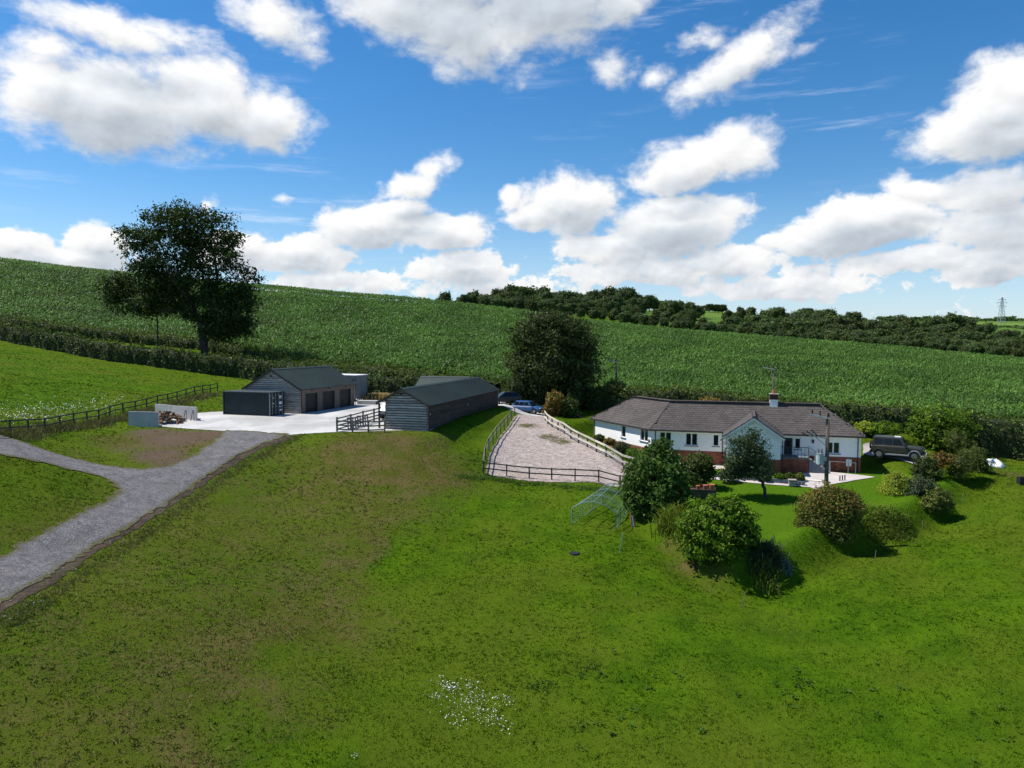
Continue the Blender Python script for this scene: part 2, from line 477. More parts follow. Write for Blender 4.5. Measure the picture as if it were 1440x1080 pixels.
L['grey_green'] = foliage('grey_green_leaf', (.050, .068, .034), (.10, .125, .065), sp=.1)
L['orange'] = foliage('orange_leaf', (.10, .10, .02), (.20, .15, .03), (.40, .14, .02))
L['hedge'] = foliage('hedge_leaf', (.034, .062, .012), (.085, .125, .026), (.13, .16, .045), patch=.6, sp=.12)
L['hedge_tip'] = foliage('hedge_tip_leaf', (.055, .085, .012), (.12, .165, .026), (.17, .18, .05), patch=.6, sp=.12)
L['wood'] = foliage('wood_leaf', (.050, .086, .022), (.105, .155, .038), trans=.15, patch=.04, sp=.1)
L['wood2'] = foliage('wood_leaf_light', (.055, .080, .020), (.11, .135, .036), trans=.15, patch=.04, sp=.1)
L['maize'] = foliage('maize_leaf', (.042, .098, .016), (.090, .175, .026), (.14, .24, .055), patch=.05, sp=.12, rough=.5)  # third tint paints highlight flecks into some of the leaves
L['blade'] = foliage('strap_leaf', (.085, .135, .015), (.18, .24, .035), (.26, .26, .08), sp=.05, trans=.4)
L['dark_blade'] = foliage('dark_strap_leaf', (.026, .042, .020), (.065, .095, .045))
L['ochre'] = foliage('dry_grass_blade', (.22, .16, .06), (.34, .26, .10))
L['blue_leaf'] = foliage('blue_grey_leaf', (.11, .16, .14), (.18, .24, .22))
L['petal'] = foliage('white_petal', (.65, .65, .60), (.8, .8, .76), trans=.1)
L['yellow_petal'] = foliage('yellow_petal', (.6, .38, .02), (.7, .5, .05), trans=.1)

# ------------------------------------------------------------------ terrain
CP = [  # control points of the hillside: pixel column, row, forward distance
    (720, 1080, 27.5), (1440, 1080, 27), (0, 1080, 23), (360, 1080, 25), (1080, 1080, 27.5), (1440, 850, 38), (1200, 900, 37.5), (1000, 900, 37.5),
    (720, 800, 45), (720, 900, 37), (500, 850, 40), (500, 700, 54), (680, 700, 57), (250, 850, 35), (250, 740, 46), (400, 690, 55), (640, 640, 63.5),
    (800, 720, 54), (860, 690, 58), (600, 760, 48.5), (850, 800, 45.5), (540, 614, 65.5), (480, 616, 64.5), (380, 640, 61),
    (0, 830, 33), (0, 690, 44), (80, 645, 53), (0, 625, 52), (150, 640, 58), (200, 604, 67), (100, 760, 41), (0, 930, 28), (300, 640, 59.5),
    (14, 611, 56), (125, 594, 70), (305, 551, 102), (220, 572, 84), (0, 560, 76), (0, 500, 115), (0, 479, 140), (150, 508, 126), (345, 530, 122), (240, 540, 104), (100, 545, 90),
    (510, 560, 106), (620, 563, 104), (700, 566, 100), (765, 582, 93), (800, 590, 90), (880, 574, 90), (1020, 586, 84), (1180, 600, 80), (1280, 612, 77),
    (683, 672, 61.5), (870, 684, 59), (722, 582, 88), (768, 586, 87), (740, 615, 74), (820, 640, 68), (890, 655, 65),
    (1236, 644.5, 68), (1286, 649, 66.3), (1340, 655, 65), (1420, 650, 72), (1440, 660, 68), (1330, 640, 72),
    (925, 762, 49), (1000, 824, 44), (1085, 848, 42.5), (1180, 790, 46), (1270, 752, 51.5), (1345, 695, 59.5), (1440, 700, 57), (1440, 760, 48), (1300, 820, 43),
]
CPW = [at(*c) for c in CP]
HILL = [  # canopy rows of the maize field (2 m of maize stands on the ground)
    (0, 368, 290), (150, 381, 282), (370, 400, 272), (590, 419, 260), (720, 433, 254), (830, 449, 246), (1000, 465, 232), (1200, 481, 215), (1440, 502, 196), (-150, 356, 300), (1600, 514, 186),
    (0, 440, 158), (300, 476, 138), (560, 512, 118), (880, 540, 100), (1150, 566, 92), (1440, 582, 86), (1600, 590, 82),
    (200, 420, 200), (600, 455, 180), (1000, 500, 150), (1300, 530, 125),
]
for c in HILL:
    p = at(*c); p[2] -= 2.0; CPW.append(p)
FARP = [(-260, 380, 12), (-60, 380, 13), (0, 460, 14), (60, 330, 9), (60, 420, 17), (100, 330, 1), (120, 420, 12), (130, 520, 23), (160, 300, -4), (190, 380, 2), (210, 270, -8), (260, 340, -6), (230, 480, 9), (330, 480, 2),
        (160, 640, 27), (240, 800, 27), (380, 640, 6), (430, 800, 10), (520, 900, 18), (700, 1200, 30), (850, 1250, 32), (500, 1300, 34), (1100, 1900, 54), (1400, 1900, 56), (700, 1900, 50), (0, 900, 20), (-400, 900, 10), (0, 2000, 30), (-1500, 2000, 30), (2600, 3000, 60), (0, 4000, 40), (-3000, 4000, 40), (3500, 4000, 60)]
CPW += [np.array(p, float) for p in FARP]
CPW += [np.array(p, float) for p in [(-8, 12, -16.2), (8, 12, -17.0), (-40, 14, -13), (45, 14, -16.5), (-90, 60, -6), (-90, 100, -1), (-120, 140, 3), (110, 62, -12.5), (130, 90, -10.5), (90, 30, -15)]]
CPW = np.array(CPW)


def warp(x, y):
    yy = np.maximum(y, 8.0)
    return np.clip(x / (yy + 30.0), -1.9, 1.9), np.log(yy + 30.0)


def tps_fit(x, y, z, lam=2e-4):
    a, b = warp(x, y); n = len(a)
    r2 = (a[:, None] - a) ** 2 + (b[:, None] - b) ** 2
    K = .5 * r2 * np.log(r2 + 1e-12) + lam * np.eye(n)
    Pm = np.stack([np.ones(n), a, b], 1)
    A = np.zeros((n + 3, n + 3)); A[:n, :n] = K; A[:n, n:] = Pm; A[n:, :n] = Pm.T
    # heights grow with distance, so fit the slope z/(y+30)
    s = z / (np.maximum(y, 8) + 30)
    return a, b, np.linalg.solve(A, np.concatenate([s, np.zeros(3)]))


TP = tps_fit(CPW[:, 0], CPW[:, 1], CPW[:, 2])


def base_h(x, y):
    a0, b0, w = TP
    x = np.asarray(x, float); y = np.asarray(y, float); sh = x.shape
    x = x.ravel(); y = y.ravel(); out = np.empty(len(x))
    for i in range(0, len(x), 20000):
        a, b = warp(x[i:i + 20000], y[i:i + 20000])
        r2 = (a[:, None] - a0) ** 2 + (b[:, None] - b0) ** 2
        out[i:i + 20000] = (.5 * r2 * np.log(r2 + 1e-12)) @ w[:-3] + w[-3] + w[-2] * a + w[-1] * b
    return (out * (np.maximum(y, 8) + 30)).reshape(sh)


def sdf(x, y, poly):
    """signed distance to polygon, negative inside"""
    x = np.asarray(x, float); y = np.asarray(y, float)
    d = np.full(x.shape, 1e18); s = np.zeros(x.shape, bool)
    n = len(poly)
    for i in range(n):
        ax, ay = poly[i][:2]; bx, by = poly[(i + 1) % n][:2]
        ex, ey = bx - ax, by - ay
        t = np.clip(((x - ax) * ex + (y - ay) * ey) / (ex * ex + ey * ey + 1e-12), 0, 1)
        d = np.minimum(d, (x - ax - ex * t) ** 2 + (y - ay - ey * t) ** 2)
        c = (ay > y) != (by > y)
        with np.errstate(divide='ignore', invalid='ignore'):
            xi = ax + (y - ay) * ex / (ey if abs(ey) > 1e-12 else 1e-12)
        s ^= c & (x < xi)
    d = np.sqrt(d)
    return np.where(s, -d, d)


def sstep(t):
    t = np.clip(t, 0, 1); return t * t * (3 - 2 * t)


YARD_PAD = [(-35, 69.5), (-26, 67.0), (-8, 66.4), (-7.2, 67), (-.8, 90), (-3, 101), (-23, 103), (-32, 84)]
HOUSE_PAD = [(33.5, 62.5), (26, 60.5), (18, 62.5), (12.2, 68.2), (7.6, 80), (12, 86), (33, 74)]
GARDEN = [tuple(at(px, py, Y)[:2]) for px, py, Y in [(905, 720, 53.5), (945, 752, 49.5), (985, 785, 46.4), (1030, 803, 45.0), (1085, 806, 45), (1122, 783, 46), (1150, 768, 47.2), (1192, 740, 49.6), (1225, 722, 51.6), (1262, 722, 52.0), (1292, 706, 54), (1322, 682, 57.5), (1352, 668, 61), (1306, 658, 63.6), (1226, 650, 66.0)]] + [(32.6, 72), (30, 78), (12, 74), (9.5, 66), (9.7, 60)]
MOUNDS = [tuple(at(px, py, Y)[:2]) + (h, w) for px, py, Y, h, w in [(1143, 772, 47.2, .62, 1.3), (1242, 726, 51.2, .85, 1.4), (1020, 800, 45.2, .3, 1.6), (1330, 690, 57.5, .5, 1.5)]]


def yard_z(x, y): return -7.7 - .045 * np.maximum(0, 76.2 - y)


def house_z(x, y): return -11.56 + .06 * np.maximum(0, y - 67)


def lawn_z(x, y): return -11.62 - .095 * np.maximum(0, 62.5 - y) + .0 * x


def H(x, y):
    x = np.asarray(x, float); y = np.asarray(y, float)
    z = base_h(x, y)
    sd = sdf(x, y, GARDEN)
    k = sstep(.5 - sd / 1.7)
    z = z * (1 - k) + np.maximum(lawn_z(x, y), z - .6) * k
    out = np.clip((66 - y) / 4, 0, 1)
    z = z + out * (.38 * np.exp(-((sd + .9) / .8) ** 2) - .40 * np.exp(-((sd - 1.3) / 1.1) ** 2))
    for mx, my, h, w in MOUNDS: z = z + h * np.exp(-((x - mx) ** 2 + (y - my) ** 2) / w ** 2)
    k = sstep(1 - np.maximum(sdf(x, y, YARD_PAD), 0) / 3.0); z = z * (1 - k) + yard_z(x, y) * k
    k = sstep(1 - np.maximum(sdf(x, y, HOUSE_PAD), 0) / 2.0); z = z * (1 - k) + house_z(x, y) * k
    # gentle unevenness of the pasture
    near = np.clip((140 - y) / 60, 0, 1) * np.clip(sdf(x, y, YARD_PAD) / 3, 0, 1) * np.clip(sdf(x, y, HOUSE_PAD) / 3, 0, 1)
    z = z + near * (.10 * np.sin(x * .37 + 1.3 * np.sin(y * .21)) * np.sin(y * .43 + x * .11) + .05 * np.sin(x * 1.1 + y * .7) * np.sin(y * 1.3 - x * .4))
    return z


def h1(x, y): return float(H(np.array([x]), np.array([y]))[0])


def gp(px, py, lo=15., hi=330.):
    """where the pixel's sight line meets the ground"""
    d = pix_dir(px, py); d = d / d[1]
    Y = np.concatenate([np.arange(lo, 130, .5), np.arange(130, hi, 2)]) if hi <= 400 else np.geomspace(lo, hi, 900)
    f = d[2] * Y - H(d[0] * Y, Y)
    i = np.where(f < 0)[0]
    if len(i) == 0: return d * hi
    i = max(i[0], 1)
    a, b = Y[i - 1], Y[i]
    for _ in range(14):
        m = .5 * (a + b)
        if d[2] * m - h1(d[0] * m, m) < 0: b = m
        else: a = m
    p = d * (.5 * (a + b)); p[2] = h1(p[0], p[1]); return p


def ground(p): return np.array([p[0], p[1], h1(p[0], p[1])])


# pieces of ground drawn from their outline
TRACK_PX = [(318, 605), (300, 622), (270, 642), (235, 656), (200, 660), (150, 655), (100, 644), (60, 632), (20, 618), (-40, 602), (-80, 612), (-60, 640), (-20, 637), (30, 645), (80, 656), (130, 668), (160, 680), (166, 690), (150, 705), (110, 722), (60, 748), (0, 782), (-60, 818), (-120, 880), (-60, 895), (0, 853), (60, 818), (130, 770), (190, 737), (245, 702), (290, 672), (330, 645), (370, 624), (408, 611)]
DIRT_PX = [(396, 611), (358, 622), (316, 643), (274, 668), (228, 697), (174, 731), (112, 764), (44, 810), (-16, 845), (-76, 887), (-60, 908), (0, 865), (65, 827), (135, 778), (198, 741), (253, 704), (297, 674), (337, 648), (378, 627), (416, 613)]
def px_poly(pts): return [tuple(gp(*p)[:2]) for p in pts]


TRACK = px_poly(TRACK_PX)
YARD = [tuple(gp(*p)[:2]) for p in [(225, 600), (262, 603), (316, 606.5), (362, 609), (405, 612), (470, 608), (541, 606)]] + [(-8.6, 67.6), (-4.2, 90), (-9, 100), (-21, 100), (-24, 93), (-27, 84), (-33.5, 81), (-36, 74.5)]
ARENA = px_poly([(682, 667), (688, 640), (703, 614), (727, 583), (768, 585), (800, 605), (850, 632), (890, 655), (880, 684), (860, 685), (780, 679), (720, 674)])
PATIO = [tuple(gp(*p)[:2]) for p in [(1148, 690), (1140, 686), (1060, 680), (1000, 674.5), (1002, 671.5), (1060, 676), (1120, 681), (1132, 672), (1128, 662), (1165, 664), (1205, 668), (1231, 671.5), (1192, 678), (1160, 684)]]
PATIO2 = px_poly([(955, 651), (985, 650), (1015, 650), (1020, 660), (990, 660), (960, 660)])
DRIVE = px_poly([(1214, 626), (1228, 622), (1262, 628), (1302, 636), (1306, 650), (1284, 654), (1252, 646.5), (1222, 642), (1214, 640)])
TOPYARD = [(-1.2, 88.6), (-.2, 87.3), (3.9, 87.0), (4.6, 94), (2, 99), (-5, 100.5), (-4.4, 91)]

ZONES_DRY = [(540, 640, 7, .95), (470, 690, 7, .6), (600, 660, 6, .75), (380, 720, 6, .35), (560, 720, 6, .45), (330, 800, 6, .3), (440, 900, 5, .4), (400, 830, 6, .3), (470, 880, 4.5, .55), (240, 960, 5, .25), (380, 980, 4, .5), (300, 1040, 4, .35), (130, 960, 5, .2), (170, 620, 3.5, .75), (260, 622, 4, .9), (230, 640, 3.2, .8), (120, 640, 3, .4), (90, 700, 4, .3), (975, 790, 1.8, .7), (950, 765, 1.4, .7), (1000, 812, 2, .5), (1100, 870, 3, .35), (1200, 810, 3, .3), (1390, 655, 3, .5), (1430, 668, 3, .6), (60, 590, 3, .3), (620, 860, 3, .2)]
ZD = []
for px, py, w, s in ZONES_DRY:
    p = gp(px, py); ZD.append((p[0], p[1], w, s))
ZS = []
for px, py, w, s in [(250, 616, 4.2, .95), (215, 607, 3.0, .85), (290, 612, 3.0, .9), (225, 640, 3.0, .85), (180, 632, 2.5, .6), (540, 622, 5, .42), (240, 648, 2.5, .8), (480, 640, 5, .3)]:
    p = gp(px, py); ZS.append((p[0], p[1], w, s))
MAIZE_EDGE = [at(*c)[:2] for c in [(-200, 432, 166), (0, 446, 158), (150, 462, 150), (300, 484, 140), (430, 500, 128), (560, 515, 119), (700, 528, 110), (880, 545, 100), (1020, 558, 96), (1150, 572, 92), (1300, 580, 88), (1440, 588, 86), (1650, 592, 84)]]
MAIZE_TOP = [at(*c)[:2] for c in [(1650, 514, 184), (1440, 502, 200), (1200, 481, 219), (1000, 465, 236), (830, 449, 250), (720, 433, 258), (590, 419, 266), (370, 400, 282), (150, 381, 294), (0, 368, 302), (-200, 352, 316)]]
MAIZE = [tuple(p) for p in MAIZE_EDGE] + [tuple(p) for p in MAIZE_TOP]
DRYL = sorted([tuple(gp(*p)[:2]) for p in [(655, 650), (640, 690), (590, 760), (525, 850), (440, 950), (360, 1050)]], key=lambda q: q[1])


def dryness(x, y):
    d = np.zeros(np.shape(x))
    for zx, zy, w, s in ZD: d = np.maximum(d, 1.08 * s * np.exp(-((x - zx) ** 2 + (y - zy) ** 2) / w ** 2))
    # the left half of the pasture is the drier one
    lx = np.interp(y, [q[1] for q in DRYL], [q[0] for q in DRYL]) + .7 * np.sin(y * .35) + .5 * np.sin(y * 1.1)
    t = lx - x
    k = sstep(t / 2.6) * (.47 + .20 * np.exp(-(t / 5.0) ** 2)) * sstep((66 - y) / 4) * sstep((x + 34) / 8)
    return np.clip(np.maximum(d, k) + .25 * d * k, 0, 1)


def soilness(x, y):
    d = np.zeros(np.shape(x))
    for zx, zy, w, s in ZS: d = np.maximum(d, s * np.exp(-((x - zx) ** 2 + (y - zy) ** 2) / w ** 2))
    return d


def ground_material():
    m, t, bs, out = new_mat('pasture')
    pos = t.n('ShaderNodeNewGeometry').outputs['Position']
    at_ = lambda n: t.n('ShaderNodeAttribute', attribute_name=n).outputs['Fac']
    dry, soil, mz, far, lush = at_('dry'), at_('soil'), at_('maize'), at_('far'), at_('lush')
    n0 = t.noise(pos, .10, 4, .6); n1 = t.noise(pos, .55, 5, .6); n2 = t.noise(pos, 3.2, 6, .7); n3 = t.noise(pos, 14, 4, .75)
    g = t.mix(t.smooth(n1, .32, .68), (.040, .092, .003), (.072, .138, .004))
    g = t.mix(t.m('MULTIPLY', t.smooth(n0, .38, .62), .75), g, (.088, .120, .009))
    g = t.mix(t.m('MULTIPLY', t.smooth(n2, .52, .74), .55), g, (.088, .150, .010))
    g = t.mix(t.m('MULTIPLY', t.smooth(n2, .40, .24), .45), g, (.030, .074, .004))
    g = t.mix(lush, g, t.mix(n2, (.056, .128, .005), (.086, .172, .008)))
    dk = t.smooth(t.m('ADD', dry, t.m('MULTIPLY', t.m('SUBTRACT', n2, .5), 1.1)), .18, .85)
    b = t.mix(t.smooth(n3, .3, .7), (.082, .066, .018), (.160, .126, .050))
    b = t.mix(t.smooth(n1, .36, .60), b, (.074, .086, .012))
    col = t.mix(dk, g, b)
    sk = t.smooth(t.m('ADD', soil, t.m('MULTIPLY', t.m('SUBTRACT', n2, .5), .9)), .3, .8)
    col = t.mix(sk, col, t.mix(n3, (.075, .052, .035), (.16, .115, .080)))
    col = t.mix(mz, col, (.030, .045, .012))
    fields = t.n('ShaderNodeTexVoronoi', i_Scale=.006); t.l(pos, fields.inputs['Vector'])
    fc = t.mix(t.n('ShaderNodeSeparateColor').outputs[0], (.05, .10, .02), (.10, .16, .03))
    sc = t.n('ShaderNodeSeparateColor'); t.l(fields.outputs['Color'], sc.inputs[0])
    fc = t.mix(sc.outputs[0], (.055, .12, .02), (.13, .20, .04))
    col = t.mix(far, col, fc)
    t.l(col, bs.inputs['Base Color']); bs.inputs['Roughness'].default_value = 1.0; spec(bs, .03)
    bn = t.n('ShaderNodeBump'); bn.inputs['Strength'].default_value = .9; bn.inputs['Distance'].default_value = .16
    hgt = t.m('ADD', t.m('MULTIPLY', n2, .8), t.m('MULTIPLY', n3, .55))
    t.l(hgt, bn.inputs['Height']); t.l(bn.outputs[0], bs.inputs['Normal'])
    return m


def gravel(name, c1, c2, c3, s=9.0, ruts=.0):
    m, t, bs, out = new_mat(name)
    pos = t.n('ShaderNodeNewGeometry').outputs['Position']
    v = t.n('ShaderNodeTexVoronoi', i_Scale=s); t.l(pos, v.inputs['Vector'])
    sc = t.n('ShaderNodeSeparateColor'); t.l(v.outputs['Color'], sc.inputs[0])
    col = t.mix(sc.outputs[0], c1, c2)
    col = t.mix(t.smooth(t.noise(pos, .5, 6, .7), .48, .72), col, c3)
    col = t.mix(1.0, col, t.mix(t.noise(pos, 4, 5, .75), (.75,) * 3, (1.25,) * 3), blend='MULTIPLY')
    if ruts: col = t.mix(1.0, col, t.mix(t.smooth(t.noise(pos, 1.1, 6, .72), .32, .68), (1 - ruts,) * 3, (1 + ruts * .6,) * 3), blend='MULTIPLY')
    weeds = t.n('ShaderNodeAttribute', attribute_name='weed').outputs['Fac']
    wk = t.smooth(t.m('ADD', weeds, t.m('MULTIPLY', t.m('SUBTRACT', t.noise(pos, 2.2, 6, .75), .5), 1.4)), .35, .7)
    col = t.mix(wk, col, (.085, .080, .030))
    t.l(col, bs.inputs['Base Color']); bs.inputs['Roughness'].default_value = .95; spec(bs, .15)
    bn = t.n('ShaderNodeBump'); bn.inputs['Strength'].default_value = .8; bn.inputs['Distance'].default_value = .06
    t.l(t.m('ADD', v.outputs['Distance'], t.noise(pos, 3, 5)), bn.inputs['Height']); t.l(bn.outputs[0], bs.inputs['Normal'])
    return m


M['pasture'] = ground_material()
M['gravel'] = gravel('grey_gravel', (.10, .096, .098), (.185, .178, .18), (.14, .128, .12), 9, .26)
M['pink_gravel'] = gravel('pink_gravel', (.24, .195, .175), (.42, .36, .33), (.31, .25, .21), 4.5)
M['bare_soil'] = gravel('bare_soil', (.036, .026, .019), (.085, .062, .045), (.065, .055, .03), 6, .3)


def graded(lo, hi, step, outs_lo, outs_hi):
    mid = np.arange(lo, hi + 1e-6, step)
    return np.concatenate([outs_lo, mid, outs_hi])


def make_terrain():
    xs = graded(-62, 66, .5, -62 - np.geomspace(1, 3400, 46)[::-1], 66 + np.geomspace(1, 3600, 46))
    ys = graded(16, 108, .5, np.array([-60., -30, -10, 0, 6, 10, 12, 14, 15]), 108 + np.geomspace(1, 4200, 84))
    X, Y = np.meshgrid(xs, ys)
    Z = H(X, Y)
    nx, ny = len(xs), len(ys)
    idx = np.arange(nx * ny).reshape(ny, nx)
    Fc = np.stack([idx[:-1, :-1], idx[:-1, 1:], idx[1:, 1:], idx[1:, :-1]], -1).reshape(-1, 4)
    x, y = X.ravel(), Y.ravel()
    mz = sstep(.5 - sdf(x, y, MAIZE) / 3)
    far = sstep((y - 300) / 60)
    lush = sstep(.5 - sdf(x, y, GARDEN) / 1.2) * .85
    o = mesh_np('ground', np.stack([x, y, Z.ravel()], 1), Fc, M['pasture'], attrs=dict(dry=dryness(x, y), soil=soilness(x, y), maize=mz, far=far, lush=lush), smooth=True)
    o['kind'] = 'structure'
    return o


make_terrain()


def sheet(name, poly, mt, lift, step=.8, wobble=.12, weed=None, kind='structure', skirt=0):
    """a draped sheet of ground with a slightly ragged edge"""
    pts = []
    n = len(poly)
    for i in range(n):
        a = np.array(poly[i]); b = np.array(poly[(i + 1) % n]); k = max(1, int(np.linalg.norm(b - a) / .35))
        nr = np.array([b[1] - a[1], a[0] - b[0]]); nr = nr / (np.linalg.norm(nr) + 1e-9)
        for j in range(k):
            q = a + (b - a) * j / k
            pts.append(q + nr * wobble * (random.random() - .5) * 2 if j else q)
    pts = np.array(pts); nb = len(pts)
    x0, y0 = pts.min(0); x1, y1 = pts.max(0)
    gx, gy = np.meshgrid(np.arange(x0, x1, step), np.arange(y0, y1, step))
    gx = gx.ravel() + rng.normal(size=gx.size) * .05; gy = gy.ravel()
    keep = sdf(gx, gy, [tuple(p) for p in pts]) < -.25
    allp = np.concatenate([pts, np.stack([gx[keep], gy[keep]], 1)])
    res = geometry.delaunay_2d_cdt([Vector(p) for p in allp], [(i, (i + 1) % nb) for i in range(nb)], [list(range(nb))], 1, 1e-4)
    V = np.array([tuple(v) for v in res[0]]); tri = [f for f in res[2] if len(f) == 3]
    z = H(V[:, 0], V[:, 1]) + lift
    wd = weed(V[:, 0], V[:, 1]) if weed is not None else np.zeros(len(V))
    o = mesh_np(name, np.stack([V[:, 0], V[:, 1], z], 1), np.array(tri), mt, attrs=dict(weed=wd), smooth=True)
    o['kind'] = kind
    return o


def edge_weed(poly, w): return lambda x, y: np.clip(1 + sdf(x, y, poly) / w, 0, 1) * .75


DIRT = px_poly(DIRT_PX)
sheet('soil_strip', DIRT, M['bare_soil'], .025, wobble=.16, weed=lambda x, y: np.full(len(x), .35))
sheet('gravel_track', TRACK, M['gravel'], .055, wobble=.22, weed=edge_weed(TRACK, .9))
sheet('concrete_yard', YARD, M['concrete'], .03, wobble=.02)
_aw = [tuple(gp(px, py)[:2]) for px, py in [(770, 615), (790, 621), (742, 599)]]
sheet('gravel_pen', ARENA, M['pink_gravel'], .04, wobble=.10, weed=lambda x, y: np.maximum(np.clip(1 + sdf(x, y, ARENA) / .8, 0, 1) * .6, np.max([.75 * np.exp(-((x - a) ** 2 + (y - b) ** 2) / 2.4) for a, b in _aw], 0)))
sheet('garden_path', PATIO, M['paving'], .05, wobble=.01, step=.5)
sheet('rear_patio', PATIO2, M['paving'], .05, wobble=.01, step=.5)
sheet('driveway', DRIVE, M['tarmac'], .12, wobble=.04)
sheet('upper_yard', TOPYARD, M['concrete'], .05, wobble=.05)

SHEETS = [TRACK, YARD, ARENA, PATIO, PATIO2, DRIVE, TOPYARD]

# ------------------------------------------------------------------ building helpers
def quad_boxes(name, boxes, mt, parent, kind='stuff'):
    """many small hexahedra (n,8,3) as one part"""
    B = np.array(boxes, float); n = len(B)
    f = np.array([(3, 2, 1, 0), (4, 5, 6, 7), (0, 1, 5, 4), (1, 2, 6, 5), (2, 3, 7, 6), (3, 0, 4, 7)])
    Fc = (np.arange(n)[:, None, None] * 8 + f).reshape(-1, 4)
    o = mesh_np(name, B.reshape(-1, 3), Fc, mt, parent)
    if kind: o['kind'] = kind
    return o


def wall_holes(mb, fr, b0, b1, a0, a1, c0, c1, holes):
    """a wall between depths b0 and b1 with rectangular openings (ha0,ha1,hc0,hc1)"""
    A = sorted({a0, a1, *[h[0] for h in holes], *[h[1] for h in holes]}); A = [a for a in A if a0 <= a <= a1]
    for i in range(len(A) - 1):
        am = .5 * (A[i] + A[i + 1])
        hs = sorted([(h[2], h[3]) for h in holes if h[0] < am < h[1]])
        c = c0
        for h in hs:
            if h[0] > c: mb.box(fr, A[i], A[i + 1], b0, b1, c, min(h[0], c1))
            c = max(c, h[1])
        if c < c1: mb.box(fr, A[i], A[i + 1], b0, b1, c, c1)


def window(fr, bplane, a0, a1, c0, c1, lights, parent, sgn=1, sill=True):
    """white framed casement, recessed in its opening; sgn=+1 when the outside is towards -b"""
    fw, d0, d1 = .07, bplane + .05 * sgn, bplane + .12 * sgn
    mb = MB()
    mb.box(fr, a0, a1, d0, d1, c0, c0 + fw); mb.box(fr, a0, a1, d0, d1, c1 - fw, c1)
    mb.box(fr, a0, a0 + fw, d0, d1, c0 + fw, c1 - fw); mb.box(fr, a1 - fw, a1, d0, d1, c0 + fw, c1 - fw)
    cuts = [a0 + fw + (a1 - a0 - 2 * fw) * k / lights for k in range(lights + 1)]
    for k in range(1, lights): mb.box(fr, cuts[k] - fw * .8, cuts[k] + fw * .8, d0, d1, c0 + fw, c1 - fw)
    w = mb.build('window', M['white'], parent)
    for k in range(lights):
        l = cuts[k] + (fw * .8 if k else 0); r = cuts[k + 1] - (fw * .8 if k < lights - 1 else 0)
        MB().box(fr, l, r, bplane + .085 * sgn, bplane + .10 * sgn, c0 + fw, c1 - fw).build('pane', M['glass'], w)
    if sill: MB().box(fr, a0 - .1, a1 + .1, bplane - .09 * sgn, bplane + .05 * sgn, c0 - .07, c0 - .004).build('sill', M['slate'], w)
    return w


M['slate'] = mat('slate_sill', (.13, .15, .18), .7, .1)


def tiles(planes, parent, tw=.33, th=.30):
    out = []
    for poly in planes:
        P = [np.array(p, float) for p in poly]
        e = P[1] - P[0]; e = e / np.linalg.norm(e)
        n = np.cross(P[1] - P[0], P[2] - P[0]); n = n / np.linalg.norm(n)
        if n[2] < 0: n = -n
        g = np.cross(n, e); g = g if g[2] > 0 else -g
        uv = [(np.dot(p - P[0], e), np.dot(p - P[0], g)) for p in P]
        umin, umax = min(u for u, v in uv), max(u for u, v in uv); vmax = max(v for u, v in uv)
        for r in range(int(vmax / th) + 1):
            us = np.arange(umin + (r % 2) * tw * .5 - tw, umax + tw, tw); vv = r * th
            cu = us + tw / 2; keep = sdf(cu, np.full(len(cu), min(vv + th * .5, vmax - .02)), uv) < .06
            for u0 in us[keep]:
                j = (random.random() - .5) * .012
                q = lambda u, v, h: P[0] + e * u + g * v + n * h
                a, b = u0 + .008, u0 + tw - .008; v1 = vv + th + .03
                lo, hi = .045 + j, .02 + j
                out.append([q(a, vv, lo - .03), q(b, vv, lo - .03), q(b, v1, hi - .03), q(a, v1, hi - .03), q(a, vv, lo), q(b, vv, lo), q(b, v1, hi), q(a, v1, hi)])
    return quad_boxes('roof_tiles', out, M['tile'], parent)


def bricks(fr, bface, a0, a1, c0, c1, parent, holes=()):
    out = []; hc, w = .075, .225
    for r in range(int((c1 - c0) / hc)):
        x = a0 + (r % 2) * w / 2 - w / 2
        while x < a1:
            l, rr = max(x + .005, a0), min(x + w - .005, a1)
            if rr - l > .03 and not any(h[0] < .5 * (l + rr) < h[1] and h[2] < c0 + (r + .5) * hc < h[3] for h in holes):
                j = random.random() * .006
                z0, z1 = c0 + r * hc + .005, c0 + (r + 1) * hc - .005
                out.append([fr(l, bface - .012 - j, z0), fr(rr, bface - .012 - j, z0), fr(rr, bface + .02, z0), fr(l, bface + .02, z0), fr(l, bface - .012 - j, z1), fr(rr, bface - .012 - j, z1), fr(rr, bface + .02, z1), fr(l, bface + .02, z1)])
            x += w
    return quad_boxes('brickwork', out, M['brick'], parent)


def gable_boards(fr, parent, mt, b0, b1, c0, pitch_h, prof, mats=None):
    """horizontal feather-edged boards on the end wall at a=0; prof(c) -> (blo, bhi) limits under the roof"""
    c = c0
    while True:
        lo0, hi0 = prof(c); lo1, hi1 = prof(c + pitch_h)
        l0, h0 = max(b0, lo0), min(b1, hi0); l1, h1_ = max(b0, lo1), min(b1, hi1)
        if h0 - l0 < .25: break
        if h1_ - l1 < .05: l1 = h1_ = .5 * (l0 + h0)
        j = random.random() * .012
        pts = [fr(-.085 - j, l0, c), fr(-.085 - j, h0, c), fr(.01, h0, c), fr(.01, l0, c), fr(-.045, l1, c + pitch_h * .66), fr(-.045, h1_, c + pitch_h * .66), fr(.01, h1_, c + pitch_h * .66), fr(.01, l1, c + pitch_h * .66)]  # boards stop short; the dark gaps stand in for shadow lines
        MB().hexa(pts).build('board', mt, parent)
        c += pitch_h


